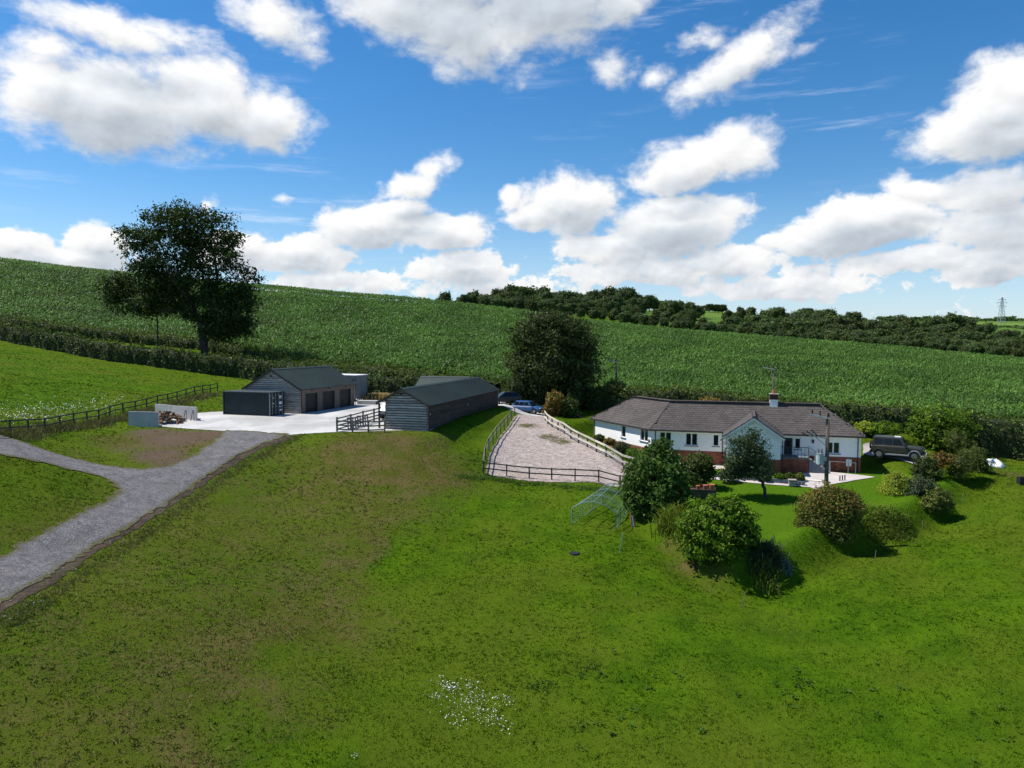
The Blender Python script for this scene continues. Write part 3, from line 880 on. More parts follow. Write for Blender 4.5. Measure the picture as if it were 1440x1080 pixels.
def side_boards(fr, parent, mt, bface, cuts, c0, c1, ph, sgn=-1):
    n = max(1, round((c1 - c0) / ph)); h = (c1 - c0) / n
    for k in range(n):
        c = c0 + k * h
        for a0, a1 in zip(cuts[:-1], cuts[1:]):
            j = random.random() * .01
            x0, x1 = bface + sgn * (.045 + j), bface + sgn * .012
            pts = [fr(a0 + .01, x0, c), fr(a1 - .01, x0, c), fr(a1 - .01, bface, c), fr(a0 + .01, bface, c), fr(a0 + .01, x1, c + h * 1.04), fr(a1 - .01, x1, c + h * 1.04), fr(a1 - .01, bface, c + h * 1.04), fr(a0 + .01, bface, c + h * 1.04)]
            MB().hexa(pts).build('board', mt, parent)


def roof_pair(fr, parent, a0, a1, be0, ze0, br, zr, be1, ze1, mt, name='roof', ribs=.28, th=.07):
    """two sheet-metal slopes meeting at the ridge, with standing ribs and a ridge cap"""
    for be, ze in ((be0, ze0), (be1, ze1)):
        p = [fr(a0, be, ze), fr(a1, be, ze), fr(a1, br, zr), fr(a0, br, zr)]
        r = MB().prism(p, (0, 0, -th)).build(name, mt, parent)
        n = np.cross(p[1] - p[0], p[2] - p[0]); n = n / np.linalg.norm(n); n = n if n[2] > 0 else -n
        bx = []
        for a in np.arange(a0 + ribs / 2, a1, ribs):
            w = .045
            q = [fr(a - w, be, ze), fr(a + w, be, ze), fr(a + w, br, zr), fr(a - w, br, zr)]
            bx.append([q[0] - n * .005, q[1] - n * .005, q[2] - n * .005, q[3] - n * .005, q[0] + n * .034, q[1] + n * .034, q[2] + n * .034, q[3] + n * .034])
        quad_boxes('roof_ribs', bx, mt, r)
    MB().prism([fr(a0 - .02, br - .22, zr - .06), fr(a0 - .02, br, zr + .075), fr(a0 - .02, br + .22, zr - .06), fr(a0 - .02, br, zr - .03)], fr(a1 + .02, 0, 0) - fr(a0 - .02, 0, 0)).build('ridge_cap', mt, parent)


# ------------------------------------------------------------------ stable barn beside the pen
def stable():
    fr = frame((-7.7, 67, -8.45), (.263, .965), (-.965, .263))
    Lb, W, ridge, zr, ze = 22.8, 4.29, 2.57, 4.22, 2.88
    t = empty('stable_barn', fr(0, 0, 0), 'long stable barn of dark stained boards with green metal roof beside the gravel pen', 'barn')
    MB().box(fr, .02, Lb, .02, W, -.3, .42).build('plinth', M['concrete_wall'], t)
    MB().box(fr, -.25, Lb + .1, -.42, .015, -1.3, .16).build('concrete_footing', M['concrete_wall'], t)
    mb = MB()
    mb.box(fr, .02, Lb, .06, W - .02, .42, 2.78)
    mb.prism([fr(.02, .06, 2.78), fr(.02, W - .02, 2.78), fr(.02, W - .02, zr - (W - ridge) / 2.6 * 1.35), fr(.02, ridge, zr - .1)], fr(Lb, 0, 0) - fr(.02, 0, 0))
    mb.build('wall', M['timber_dark'], t)
    sl = (zr - ze) / ridge
    prof = lambda c: (ridge - (zr - .1 - c) / sl, ridge + (zr - .1 - c) / sl)
    gable_boards(fr, t, M['board'], .14, W - .14, .30, .235, prof)
    side_boards(fr, t, M['board_dark'], .06, [.14, 5.8, 11.4, 17.0, Lb - .1], .42, 2.76, .235)
    for a, b in ((-.03, .0), (-.03, W - .14), (Lb - .14, 0.0)):
        MB().box(fr, a - .045, a + .13, b - .03, b + .13, .0, 2.72).build('corner_post', M['timber'], t)
    roof_pair(fr, t, -.22, Lb + .15, -.22, ze - .12, ridge, zr, 5.15, ze, M['roof_metal'])
    for b0, z0 in ((-.22, ze - .12), (5.15, ze)):     # barge boards along the gable verge
        p, q = fr(-.235, b0, z0 - .12), fr(-.235, ridge, zr - .11)
        MB().bar(p, q, .035, .17).build('barge_board', M['timber_dark'], t)
    MB().tube(fr(-.2, -.29, ze - .17), fr(Lb + .1, -.29, ze - .17), .065).build('gutter', M['dark_trim'], t)
    dp = MB(); dp.tube(fr(.05, -.27, ze - .2), fr(.05, -.07, ze - .45), .035); dp.tube(fr(.05, -.07, ze - .45), fr(.05, -.07, .1), .035)
    dp.build('downpipe', M['dark_trim'], t)
    for k in range(6): MB().box(fr, .2 + k * 4.4, .34 + k * 4.4, 4.95, 5.09, -.2, 2.8).build('canopy_post', M['timber_dark'], t)
    mb = MB(); mb.box(fr, -.34, -.2, ridge - .07, ridge + .07, 3.62, 3.8); mb.box(fr, -.2, 0, ridge - .02, ridge + .02, 3.68, 3.74)  # small box added under the apex to cast a diagonal shadow
    mb.build('apex_shadow_box', M['dark_trim'], t)
    for a in (.35, 11.2):
        MB().box(fr, a, a + .12, -.06, .03, 1.75, 1.98).build('wall_light', M['metal_grey'], t)
    # wing running back across the yard
    A = 20.2; hw = 2.5; zw = 4.36
    fw = frame(fr(A, 0, 0), tuple(fr.v[:2]), tuple(fr.u[:2]))
    MB().box(fw, 4.3, 8.6, -hw + .9, hw, -.3, 2.9).build('wing_wall', M['board_dark'], t)
    roof_pair(fw, t, 2.7, 9.0, -hw, ze + .05, 0, zw, hw, ze + .05, M['roof_metal'], name='wing_roof', ribs=.30)
    return t


stable()


# ------------------------------------------------------------------ triple garage
def garage():
    fr = frame((-22.8, 78.9, -7.82), (.306, .952), (-.952, .306))
    Lg, W, ridge, zr, ze = 11.4, 7.14, 3.57, 4.95, 2.93
    t = empty('garage', fr(0, 0, 0), 'timber clad triple garage with green metal roof and three dark doors behind the container', 'garage')
    doors = [(.8, 3.35), (4.25, 6.9), (7.9, 10.5)]
    mb = MB(); wall_holes(mb, fr, .05, .3, .02, Lg, -.2, 2.82, [(a0, a1, -.3, 2.3) for a0, a1 in doors])
    mb.box(fr, .02, Lg, W - .25, W, -.2, 2.82); mb.box(fr, .03, .25, .3, W - .25, -.2, 2.82); mb.box(fr, Lg - .2, Lg, .3, W - .25, -.2, 2.82)
    mb.prism([fr(.03, .05, 2.82), fr(.03, W, 2.82), fr(.03, ridge, zr - .12)], fr(.25, 0, 0) - fr(.03, 0, 0))
    mb.prism([fr(Lg - .2, .05, 2.82), fr(Lg - .2, W, 2.82), fr(Lg - .2, ridge, zr - .12)], fr(.2, 0, 0) - fr(0, 0, 0))
    mb.build('wall', M['timber_brown'], t)
    sl = (zr - ze) / ridge
    prof = lambda c: (ridge - (zr - .12 - c) / sl, ridge + (zr - .12 - c) / sl)
    MB().prism([fr(.0, .06, .03), fr(.0, W - .06, .03), fr(.0, W - .06, 2.7), fr(.0, ridge, zr - .2), fr(.0, .06, 2.7)], fr(.028, 0, 0) - fr(0, 0, 0)).build('gap_shadow_backing', M['timber_dark'], t)  # dark sheet that colours the gaps between boards like shade
    gable_boards(fr, t, M['board'], .14, W - .1, .05, .215, prof)
    for a0, a1 in ((.12, .72), (3.44, 4.16), (6.98, 7.82), (10.58, Lg - .08)):     # vertical cladding between the doors
        n = max(3, int((a1 - a0) / .16))
        for k in range(n):
            x0 = a0 + (a1 - a0) * k / n
            MB().box(fr, x0 + .006, x0 + (a1 - a0) / n - .006, .022 - random.random() * .008, .05, .0, 2.3).build('cladding_board', M['timber_brown'], t)
    for k in range(3):
        MB().box(fr, .1, Lg - .08, .022, .05, 2.36 + k * .15, 2.50 + k * .15).build('fascia_board', M['timber_brown'], t)
    for a0, a1 in doors:
        d = empty_part('garage_door', t)
        for k in range(5):
            MB().box(fr, a0 + .04, a1 - .04, .16, .2, .01 + k * .455, .45 + k * .455).build('panel', M['roller'], d)
        f = MB(); f.box(fr, a0 - .07, a0 + .035, .0, .15, .0, 2.36); f.box(fr, a1 - .035, a1 + .07, .0, .15, .0, 2.36); f.box(fr, a0 + .035, a1 - .035, .0, .15, 2.28, 2.36)
        f.build('door_frame', M['timber'], d)
        am = .5 * (a0 + a1)
        lb = MB(); lb.box(fr, am - .06, am + .06, -.1, .02, 2.55, 2.72); lb.build('wall_lamp', M['dark_trim'], t)
    MB().box(fr, -.05, .12, -.03, .12, 0, 2.8).build('corner_post', M['timber'], t)
    MB().box(fr, -.05, .12, W - .1, W + .03, 0, 2.8).build('corner_post', M['timber'], t)
    roof_pair(fr, t, -.25, Lg + .2, -.25, ze - .14, ridge, zr, W + .25, ze - .14, M['roof_metal'])
    for b0 in (-.25, W + .25):
        MB().bar(fr(-.265, b0, ze - .26), fr(-.265, ridge, zr - .11), .035, .18).build('barge_board', M['dark_trim'], t)
    MB().tube(fr(-.2, -.32, ze - .2), fr(Lg + .2, -.32, ze - .2), .06).build('gutter', M['dark_trim'], t)
    for a in (.0, Lg + .06): MB().tube(fr(a, -.07, ze - .25), fr(a, -.07, 0), .035).build('downpipe', M['dark_trim'], t)
    mb = MB(); mb.box(fr, -.38, -.24, ridge - .07, ridge + .07, 4.1, 4.28); mb.box(fr, -.24, 0, ridge - .02, ridge + .02, 4.17, 4.22)  # box on an arm, added for the slanting shadow on the gable
    mb.build('apex_shadow_box', M['dark_trim'], t)


def empty_part(name, parent):
    o = bpy.data.objects.new(name, None); COL.objects.link(o); o.parent = parent; o.empty_display_size = .2
    ORIGIN[o.name] = ORIGIN[parent.name]
    return o


garage()


# ------------------------------------------------------------------ shipping container
def container():
    fr = frame((-25.3, 76.2, -7.78), (-.94, .34), (.34, .94))
    t = empty('shipping_container', fr(3, 1.2, 0), 'dark blue green shipping container with corrugated sides standing before the garage', 'container')
    Lc, Wc, Hc = 6.06, 2.44, 2.59
    f = MB()
    for a in (0, Lc - .14):
        for b in (0, Wc - .14): f.box(fr, a, a + .14, b, b + .14, 0.02, Hc)
    for b in (0, Wc - .12):
        f.box(fr, .14, Lc - .14, b, b + .12, .04, .2); f.box(fr, .14, Lc - .14, b, b + .12, Hc - .12, Hc - .01)
    for a in (0.01, Lc - .12):
        f.box(fr, a, a + .11, .14, Wc - .14, .04, .2); f.box(fr, a, a + .11, .14, Wc - .14, Hc - .13, Hc - .01)
    f.build('frame', M['container'], t)
    for b, s in ((.075, 1), (Wc - .075, -1)):      # corrugated long sides
        V, Fc = [], []; xs = []; x = .14
        while x < Lc - .14:
            xs += [(x, 0), (x + .07, 0), (x + .105, .045), (x + .175, .045)]; x += .21
        for x, d in xs:
            V += [fr(min(x, Lc - .14), b + s * d, .18), fr(min(x, Lc - .14), b + s * d, Hc - .1)]
        for i in range(len(xs) - 1): Fc.append((2 * i, 2 * i + 2, 2 * i + 3, 2 * i + 1))
        mesh_np('side_panel', V, Fc, M['container'], t)
    MB().box(fr, Lc - .09, Lc - .03, .14, Wc - .14, .18, Hc - .1).build('end_panel', M['container'], t)
    rf = MB().box(fr, .06, Lc - .06, .06, Wc - .06, Hc - .05, Hc + .012).build('roof', M['container_grey'], t)
    bx = []
    for k in range(26):
        a = .25 + k * .218
        bx.append([fr(a, .15, Hc + .01), fr(a + .1, .15, Hc + .01), fr(a + .1, Wc - .15, Hc + .01), fr(a, Wc - .15, Hc + .01), fr(a, .15, Hc + .03), fr(a + .1, .15, Hc + .03), fr(a + .1, Wc - .15, Hc + .03), fr(a, Wc - .15, Hc + .03)])
    quad_boxes('roof_ribs', bx, M['container_grey'], rf)
    for k, (b0, b1) in enumerate(((.15, Wc / 2 - .01), (Wc / 2 + .01, Wc - .15))):
        d = MB().box(fr, .0, .05, b0, b1, .2, Hc - .14).build('door', M['container'], t)
        for b in (b0 + .25, b1 - .25):
            r = MB(); r.tube(fr(-.035, b, .1), fr(-.035, b, Hc - .06), .022, n=6)
            for c in (.35, 1.3, 2.2): r.box(fr, -.05, 0, b - .05, b + .05, c, c + .07)
            r.box(fr, -.06, -.02, b - .02, b + .22, 1.05, 1.1)
            r.build('lock_rod', M['metal_grey'], d)
    pl = MB()     # white stencilled blocks on the door end
    for b, c, w, h in ((1.5, 2.05, .5, .10), (1.55, 1.88, .4, .07), (1.55, 1.25, .45, .28), (1.6, .95, .35, .06), (1.6, .55, .4, .18), (.55, 1.95, .18, .07), (.55, 1.35, .16, .1)):
        pl.box(fr, -.008, .004, b, b + w, c, c + h)
    pl.build('marking', M['white'], t)
    MB().box(fr, -.03, -.002, -.03, .05, .05, Hc - .1).build('lit_corner_strip', M['metal_grey'], t)  # pale strip standing in for the sunlit edge of the corner post


container()


def store():
    fr = frame(at(501.7, 558, 95), (.45, .89), (-.89, .45))
    t = empty('site_store', fr(0, 0, 0), 'grey steel site store with a white roof beyond the garage', 'store')
    Ls, Ws, Hs = 2.2, 4.2, 2.75
    MB().box(fr, 0, Ls, 0, Ws, -.3, Hs).build('wall', M['container_grey'], t)
    MB().box(fr, -.12, Ls + .1, -.12, Ws + .1, Hs, Hs + .1).build('roof', M['white'], t)
    for b in (.12, 1.15, 2.2, 3.3): MB().box(fr, -.03, .0, b, b + .07, 0, Hs - .02).build('rib', M['container_grey'], t)
    for a in (.05, .7, 1.4, 2.08): MB().box(fr, a, a + .07, -.03, 0, 0, Hs - .02).build('rib', M['container_grey'], t)
    w = MB().box(fr, -.035, .0, .35, 1.0, 1.5, 2.2).build('window', M['dark_trim'], t)
    MB().box(fr, -.04, -.036, .4, .95, 1.55, 2.15).build('pane', M['glass'], w)


store()
fr = frame(at(502, 568, 91), (.98, -.12), (.12, .98))
o = MB().box(fr, 0, 2.5, 0, .9, -.4, .42).build('concrete_block', M['concrete'], loc=fr(1.2, .4, 0), bevel=.03)
tag(o, 'low pale concrete block beyond the garage by the ochre grass', 'block')


# ------------------------------------------------------------------ block bay with firewood
def bay():
    def wall(name, pa, pb, th, h, label):
        fr = frame(pa, (pb - pa)[:2], (-(pb - pa)[1], (pb - pa)[0])); Lw = np.linalg.norm((pb - pa)[:2])
        n = max(2, round(Lw / 1.0)); t = empty(name, fr(Lw / 2, 0, 0), label, 'wall')
        for k in range(n):
            MB().box(fr, Lw * k / n + .006, Lw * (k + 1) / n - .006, 0, th, -.4, h + (k % 2) * .01).build('wall_panel', M['concrete_wall'], t)
        MB().box(fr, .0, Lw, th, th + .35, -.4, .14).build('foot', M['concrete_wall'], t)
    a = gp(181, 598.5); b = gp(223, 601)
    wall('concrete_wall', a, b, .16, 1.35, 'pale concrete panel wall nearest the track in front of the log heap')
    c = gp(241, 588); d = gp(276, 592)
    wall('concrete_wall', c, d, .16, 1.30, 'pale concrete panel wall behind the log heap beside the dark container')
    e = gp(218, 583.5); f = gp(240, 587.5)
    wall('concrete_wall', e, f, .16, 1.15, 'short concrete panel wall closing the back of the log bay')
    ctr = np.array([(a[0] + b[0] + c[0]) / 3 + .6, (a[1] + b[1] + c[1]) / 3 + .6]); p0 = ground([*ctr, 0])
    t = empty('log_pile', p0, 'heap of brown split logs in the concrete bay', 'firewood')
    protos = []
    for k in range(5):
        mb = MB(); r = .11 + .03 * k / 4; l = .38
        mb.prism([(-l / 2, r, -r * .6), (-l / 2, -r, -r * .6), (-l / 2, -.1 * r, r)], (l, 0, 0)); me = mb.build('log', M['log']); protos.append(me.data); bpy.data.objects.remove(me)
    for k in range(230):
        x, y = rng.normal(0, 1.05), rng.normal(0, .95)
        hh = max(0, 1.05 * (1 - (x / 2.3) ** 2 - (y / 1.9) ** 2))
        if hh <= 0: continue
        o = bpy.data.objects.new('log', protos[k % 5]); COL.objects.link(o); o.parent = t
        o.location = (x, y, h1(p0[0] + x, p0[1] + y) - p0[2] + hh * (.55 + .45 * random.random()) + .05)
        o.rotation_euler = (random.random() * 6, random.uniform(-.6, .6), random.random() * 6)
    # small trestle leaning on the wall
    fr = frame(gp(262, 592), (1, -.05), (.05, 1)); t = empty('trestle', fr(0, 0, 0), 'pair of dark metal trestle frames against the concrete wall', 'trestle')
    for k in (0, .75):
        for s in (-.18, .18): MB().bar(fr(k + s, -.25, 0), fr(k + s * .2, -.05, 1.1), .05).build('leg', M['timber_dark'], t)


bay()


# ------------------------------------------------------------------ bungalow
def bungalow():
    P0 = np.array([31.16, 64.2]); th, th2 = 2.84, 1.985
    Lm, L2, h, rise, OH = 18.85, 11.33, 3.46, 2.42, .30
    s0, s1, pj = 6.875, 12.0, 3.46
    EZ, BR = 3.27, 1.38
    u = np.array([math.cos(th), math.sin(th)]); v = np.array([-u[1], u[0]]); v = v if v[1] > 0 else -v
    u2 = np.array([math.cos(th2), math.sin(th2)]); v2 = np.array([u2[1], -u2[0]]); v2 = v2 if v2[0] > 0 else -v2
    G = -11.56
    fm = frame((*P0, G), u, v); I = P0 + u * Lm; fw = frame((*I, G), u2, v2)
    t = empty('bungalow', fm(9, 2, 0), 'long white rendered bungalow with brown tiled hipped roof and brick plinth', 'house')
    rect = lambda fr, b, x0, x1, y0, y1: (lambda p, q, r, s: (min(p[0], q[0]), max(p[0], q[0]), min(r[1], s[1]), max(r[1], s[1])))(on_plane(fr, b, x0, .5 * (y0 + y1)), on_plane(fr, b, x1, .5 * (y0 + y1)), on_plane(fr, b, .5 * (x0 + x1), y0), on_plane(fr, b, .5 * (x0 + x1), y1))
    WIN_M = [(927.5, 944.2, 607.3, 622.5, 2), (964, 981, 609, 626.7, 2), (1002.5, 1011, 611, 627.5, 1), (1117.3, 1126, 616, 631.7, 1), (1162.5, 1181, 621.5, 638, 2)]
    WIN_W = [(873.8, 879.6, 598.5, 615, 1), (900.2, 911.2, 603, 620.5, 2)]
    hm = [rect(fm, OH, *w[:4]) + (w[4],) for w in WIN_M]; hw_ = [rect(fw, OH, *w[:4]) + (w[4],) for w in WIN_W]
    dr = rect(fm, OH, 1101.7, 1115.6, 615, 647.5); dr = (dr[0], min(dr[1], s0 + .2), 1.38, dr[3])
    hw = math.tan((th - th2) / 2) * OH
    holes = [w[:4] for w in hm] + [dr]
    wm = MB()
    wall_holes(wm, fm, OH, OH + .28, OH, Lm - hw, BR, EZ - .03, holes)
    wall_holes(wm, fw, OH, OH + .28, hw + .02, L2 - OH, BR, EZ - .03, [w[:4] for w in hw_])
    wm.box(fm, OH, OH + .28, OH + .285, 2 * h - OH, BR, EZ - .03)
    wm.box(fm, OH + .285, Lm - 3.2, 2 * h - OH - .28, 2 * h - OH, 0, EZ - .03)
    wm.box(fw, L2 - OH - .28, L2 - OH, OH + .285, 2 * h - OH, BR, EZ - .03)
    wm.box(fw, 3.2, L2 - OH - .285, 2 * h - OH - .28, 2 * h - OH, 0, EZ - .03)
    # projecting gable
    gb = -pj + OH; ga0, ga1 = s0 + OH, s1 - OH; gm = (s0 + s1) / 2; gr = rise * (s1 - s0) / 2 / h
    wm.box(fm, ga0, ga1, gb, gb + .28, BR, EZ - .03)
    wm.prism([fm(ga0, gb, EZ - .03), fm(ga1, gb, EZ - .03), fm(gm, gb, EZ + gr - .22)], fm(0, .28, 0) - fm(0, 0, 0))
    for a in (ga0, ga1 - .28): wm.box(fm, a, a + .28, gb + .285, OH - .003, BR, EZ - .03)
    wm.build('wall', M['render_white'], t)
    pl = MB()
    pl.box(fm, OH + .01, Lm - hw - .01, OH + .01, OH + .3, -.5, BR); pl.box(fw, hw + .03, L2 - OH - .01, OH + .01, OH + .3, -.8, BR)
    pl.box(fm, OH + .01, OH + .27, OH + .31, 2 * h - OH, -.5, BR); pl.box(fw, L2 - OH - .27, L2 - OH - .01, OH + .31, 2 * h - OH, -.5, BR)
    pl.box(fm, ga0 + .01, ga1 - .01, gb + .01, gb + .3, -.5, BR)
    for a in (ga0 + .01, ga1 - .28): pl.box(fm, a, a + .27, gb + .305, OH, -.5, BR)
    pb = pl.build('plinth', M['mortar'], t)
    bricks(fm, OH, OH, ga0, -.1, BR - .03, pb); bricks(fm, OH, ga1, Lm - hw, -.1, BR - .03, pb); bricks(fw, OH, hw, L2 - OH, -.1, BR - .03, pb); bricks(fm, gb, ga0, ga1, -.1, BR - .03, pb)
    fr_end = frame(fm(OH, 2 * h - OH, 0), tuple(-fm.v[:2]), tuple(fm.u[:2])); bricks(fr_end, 0, 0, 2 * h - 2 * OH, -.1, BR - .03, pb)
    for w in hm: window(fm, OH, *w[:4], w[4], t)
    for w in hw_: window(fw, OH, *w[:4], w[4], t)
    d = MB().box(fm, dr[0] + .08, dr[1] - .06, OH + .12, OH + .17, dr[2] + .03, dr[3] - .06).build('door', M['door_dark'], t)
    f = MB(); f.box(fm, dr[0], dr[0] + .075, OH + .05, OH + .2, dr[2], dr[3]); f.box(fm, dr[1] - .055, dr[1], OH + .05, OH + .2, dr[2], dr[3]); f.box(fm, dr[0] + .075, dr[1] - .055, OH + .05, OH + .2, dr[3] - .06, dr[3]); f.box(fm, dr[0], dr[1], OH - .02, OH + .2, dr[2] - .05, dr[2] - .002)
    f.build('door_frame', M['white'], d)
    MB().box(fm, dr[0] + .12, dr[0] + .15, OH + .06, OH + .12, 2.3, 2.45).build('handle', M['metal_grey'], d)
    MB().box(fm, dr[0] + .25, dr[1] - .25, OH + .113, OH + .119, 2.1, dr[3] - .3).build('pane', M['glass'], d)
    # roof planes
    A = np.stack([u, -u2], 1); tt, ss = np.linalg.solve(A, (I + v2 * h) - (P0 + v * h))
    z3 = lambda p, z: np.array([p[0], p[1], G + EZ + z])
    RB = P0 + v * h + u * tt; RR = P0 + v * h + u * h; Ecor = I + u2 * L2; RL = Ecor + v2 * h - u2 * h
    B0 = P0 + v * 2 * h; Bb = np.array(RB) + (RB - I); B2 = Ecor + v2 * 2 * h
    front = [z3(P0, 0), z3(I, 0), z3(RB, rise), z3(RR, rise)]
    wing = [z3(I, 0), z3(Ecor, 0), z3(RL, rise), z3(RB, rise)]
    endr = [z3(B0, 0), z3(P0, 0), z3(RR, rise)]
    endl = [z3(Ecor, 0), z3(B2, 0), z3(RL, rise)]
    bk1 = [z3(Bb, 0), z3(B0, 0), z3(RR, rise), z3(RB, rise)]; bk2 = [z3(B2, 0), z3(Bb, 0), z3(RB, rise), z3(RL, rise)]
    gA = fm(gm, -pj, EZ + gr); gJ = fm(gm, (s1 - s0) / 2, EZ + gr)
    gR = [fm(s0, 0, EZ), fm(s0, -pj, EZ), gA, gJ]; gL = [fm(s1, -pj, EZ), fm(s1, 0, EZ), gJ, gA]
    rb = MB()
    for p in (front, wing, endr, endl, bk1, bk2, gR, gL): rb.prism(p, (0, 0, -.09))
    roof = rb.build('roof', M['tile_base'], t)
    # the main slope lies open where the gable roof stands on it
    tiles([front, wing, endr, endl, bk1, bk2, [gR[1], gR[0], gR[3], gR[2]], [gL[1], gL[0], gL[3], gL[2]]], roof)
    rc = []
    def ridge(p, q, name='ridge_tile'):
        p = Vector(p); q = Vector(q); n = max(1, int((q - p).length / .45)); bx = MB()
        for k in range(n):
            a = p.lerp(q, k / n); b = p.lerp(q, (k + .97) / n); dd = (b - a).normalized(); sd = dd.cross(Vector((0, 0, 1))).normalized() * .13; up = Vector((0, 0, .085))
            bx.prism([a - sd - Vector((0, 0, .01)), a - sd * .5 + up, a + sd * .5 + up, a + sd - Vector((0, 0, .01))], b - a)
        bx.build(name, M['tile'], roof)
    ridge(z3(RR, rise), z3(RB, rise)); ridge(z3(RB, rise), z3(RL, rise)); ridge(z3(P0, 0), z3(RR, rise)); ridge(z3(B0, 0), z3(RR, rise)); ridge(z3(I, 0), z3(RB, rise)); ridge(z3(Ecor, 0), z3(RL, rise)); ridge(gA, gJ)
    for p, q in ((fm(s1, 0, EZ + .03), gJ + np.array([0, 0, .03])), (fm(s0, 0, EZ + .03), gJ + np.array([0, 0, .03]))): MB().bar(p, q, .22, .07).build('valley', M['dark_trim'], roof)
    # eaves trim
    for p, q in ((fm(-.02, -.05, EZ - .06), fm(s0 - .02, -.05, EZ - .06)), (fm(s1 + .02, -.05, EZ - .06), fm(Lm, -.05, EZ - .06)), (fw(0, -.05, EZ - .06), fw(L2, -.05, EZ - .06)), (fm(s0, -pj, EZ - .07), fm(s0, -.1, EZ - .07)), (fm(s1, -pj, EZ - .07), fm(s1, -.1, EZ - .07)), (fm(-.05, 0, EZ - .06), fm(-.05, 2 * h, EZ - .06))):
        MB().tube(p, q, .06).build('gutter', M['dark_trim'], t)
    sf = MB(); sf.box(fm, 0, s0 - .06, .0, OH - .004, EZ - .10, EZ - .092); sf.box(fm, s1 + .06, Lm - .15, .0, OH - .004, EZ - .10, EZ - .092); sf.box(fw, .15, L2, 0, OH - .004, EZ - .10, EZ - .092)
    sf.build('soffit', M['white'], t)
    for a0 in (s0, s1):
        MB().bar(fm(a0, -pj - .02, EZ - .14), fm(gm, -pj - .02, EZ + gr - .13), .03, .2).build('barge_board', M['white'], t)
        MB().bar(fm(a0, -pj - .03, EZ - .02), fm(gm, -pj - .03, EZ + gr - .01), .05, .05).build('verge_trim', M['dark_trim'], t)
    for fr, a in ((fm, OH + .25), (fm, s0 + .12), (fm, Lm - .55), (fw, L2 - .5), (fm, s1 + .1)):
        b = OH - .06 if not (fr is fm and abs(a - s0 - .12) < .01) else gb + .3
        MB().tube(fr(a, b, EZ - .1), fr(a, b, .02), .04).build('downpipe', M['dark_trim'], t)
    # chimney
    aC, _ = on_plane(fm, h, 1088, 565)
    c = MB().box(fm, aC - .36, aC + .36, h - .36, h + .36, EZ + rise - .5, EZ + rise + .48).build('chimney', M['render_white'], t)
    MB().box(fm, aC - .38, aC + .38, h - .38, h + .38, EZ + rise + .48, EZ + rise + .95).build('chimney_bricks', M['brick_dark'], c)
    MB().box(fm, aC - .44, aC + .44, h - .44, h + .44, EZ + rise + .95, EZ + rise + 1.03).build('chimney_cap', M['stone'], c)
    MB().tube(fm(aC, h, EZ + rise + 1.03), fm(aC, h, EZ + rise + 1.38), .15, .12).build('chimney_pot', M['terracotta'], c)
    # landing, steps and rails at the door
    st = MB().box(fm, 4.75, ga0 - .01, -1.25, OH - .02, -.3, BR - .06).build('landing', M['mortar'], t)
    bricks(fm, -1.25, 4.75, ga0 - .01, -.1, BR - .2, st)
    MB().box(fm, 4.70, ga0 - .01, -1.30, OH - .02, BR - .06, BR + .0).build('landing_slab', M['slate'], st)
    for k in range(6):
        MB().box(fm, 4.70 - .29 * (k + 1), 4.70 - .29 * k, -1.2, -.1, -.2, BR - .2 * (k + 1) - .004).build('step', M['slate'], st)
    for b in (-1.22, -.08):
        rl = MB(); rl.bar(fm(4.7, b, BR + .9), fm(2.95, b, .95), .05); rl.bar(fm(4.7, b, BR + .5), fm(2.95, b, .55), .03)
        for k in range(4): rl.bar(fm(4.7 - .58 * k, b, BR - .4 * k - .2), fm(4.7 - .58 * k, b, BR + .9 - .39 * k), .05)
        rl.build('handrail', M['metal_grey'], st)
    rl = MB(); rl.bar(fm(4.75, -1.22, BR + .9), fm(ga0, -1.22, BR + .9), .045)
    for k in range(9): rl.bar(fm(4.75 + k * .29, -1.22, BR), fm(4.75 + k * .29, -1.22, BR + .9), .025)
    rl.build('railing', M['dark_trim'], st)
    a0, c0 = on_plane(fm, OH, 1189.4, 655); a1, c1 = on_plane(fm, OH, 1197.2, 646)
    MB().box(fm, min(a0, a1), max(a0, a1), OH - .16, OH - .015, c0, c1).build('meter_box', M['white'], t)
    a0, c0 = on_plane(fm, OH, 1143.2, 623); MB().box(fm, a0 - .08, a0 + .08, OH - .15, OH - .002, c0, c0 + .32).build('wall_lamp', M['dark_trim'], t)
    hr = MB(); hr.bar(fm(.75, -.15, .95), fm(2.9, -.15, 1.0), .045); hr.bar(fm(.75, -.15, 0), fm(.75, -.15, .95), .045); hr.bar(fm(1.35, -.15, 0), fm(1.35, -.15, 1.3), .05); hr.bar(fm(2.9, -.15, 0), fm(2.9, -.15, 1.0), .045)
    hr.build('handrail', M['metal_grey'], t)
    return fm, fw


M['brick_dark'] = mat('dark_brick', (.09, .035, .028), .9, .25, 2)
FM, FW = bungalow()

# ------------------------------------------------------------------ vehicles
def loft(mb, rings, caps=True):
    n = len(rings[0]); vs = [p for r in rings for p in r]; fs = []
    for i in range(len(rings) - 1):
        for j in range(n): fs.append((i * n + j, i * n + (j + 1) % n, (i + 1) * n + (j + 1) % n, (i + 1) * n + j))
    if caps: fs += [tuple(range(n - 1, -1, -1)), tuple(range((len(rings) - 1) * n, len(rings) * n))]
    return mb.add(vs, fs)


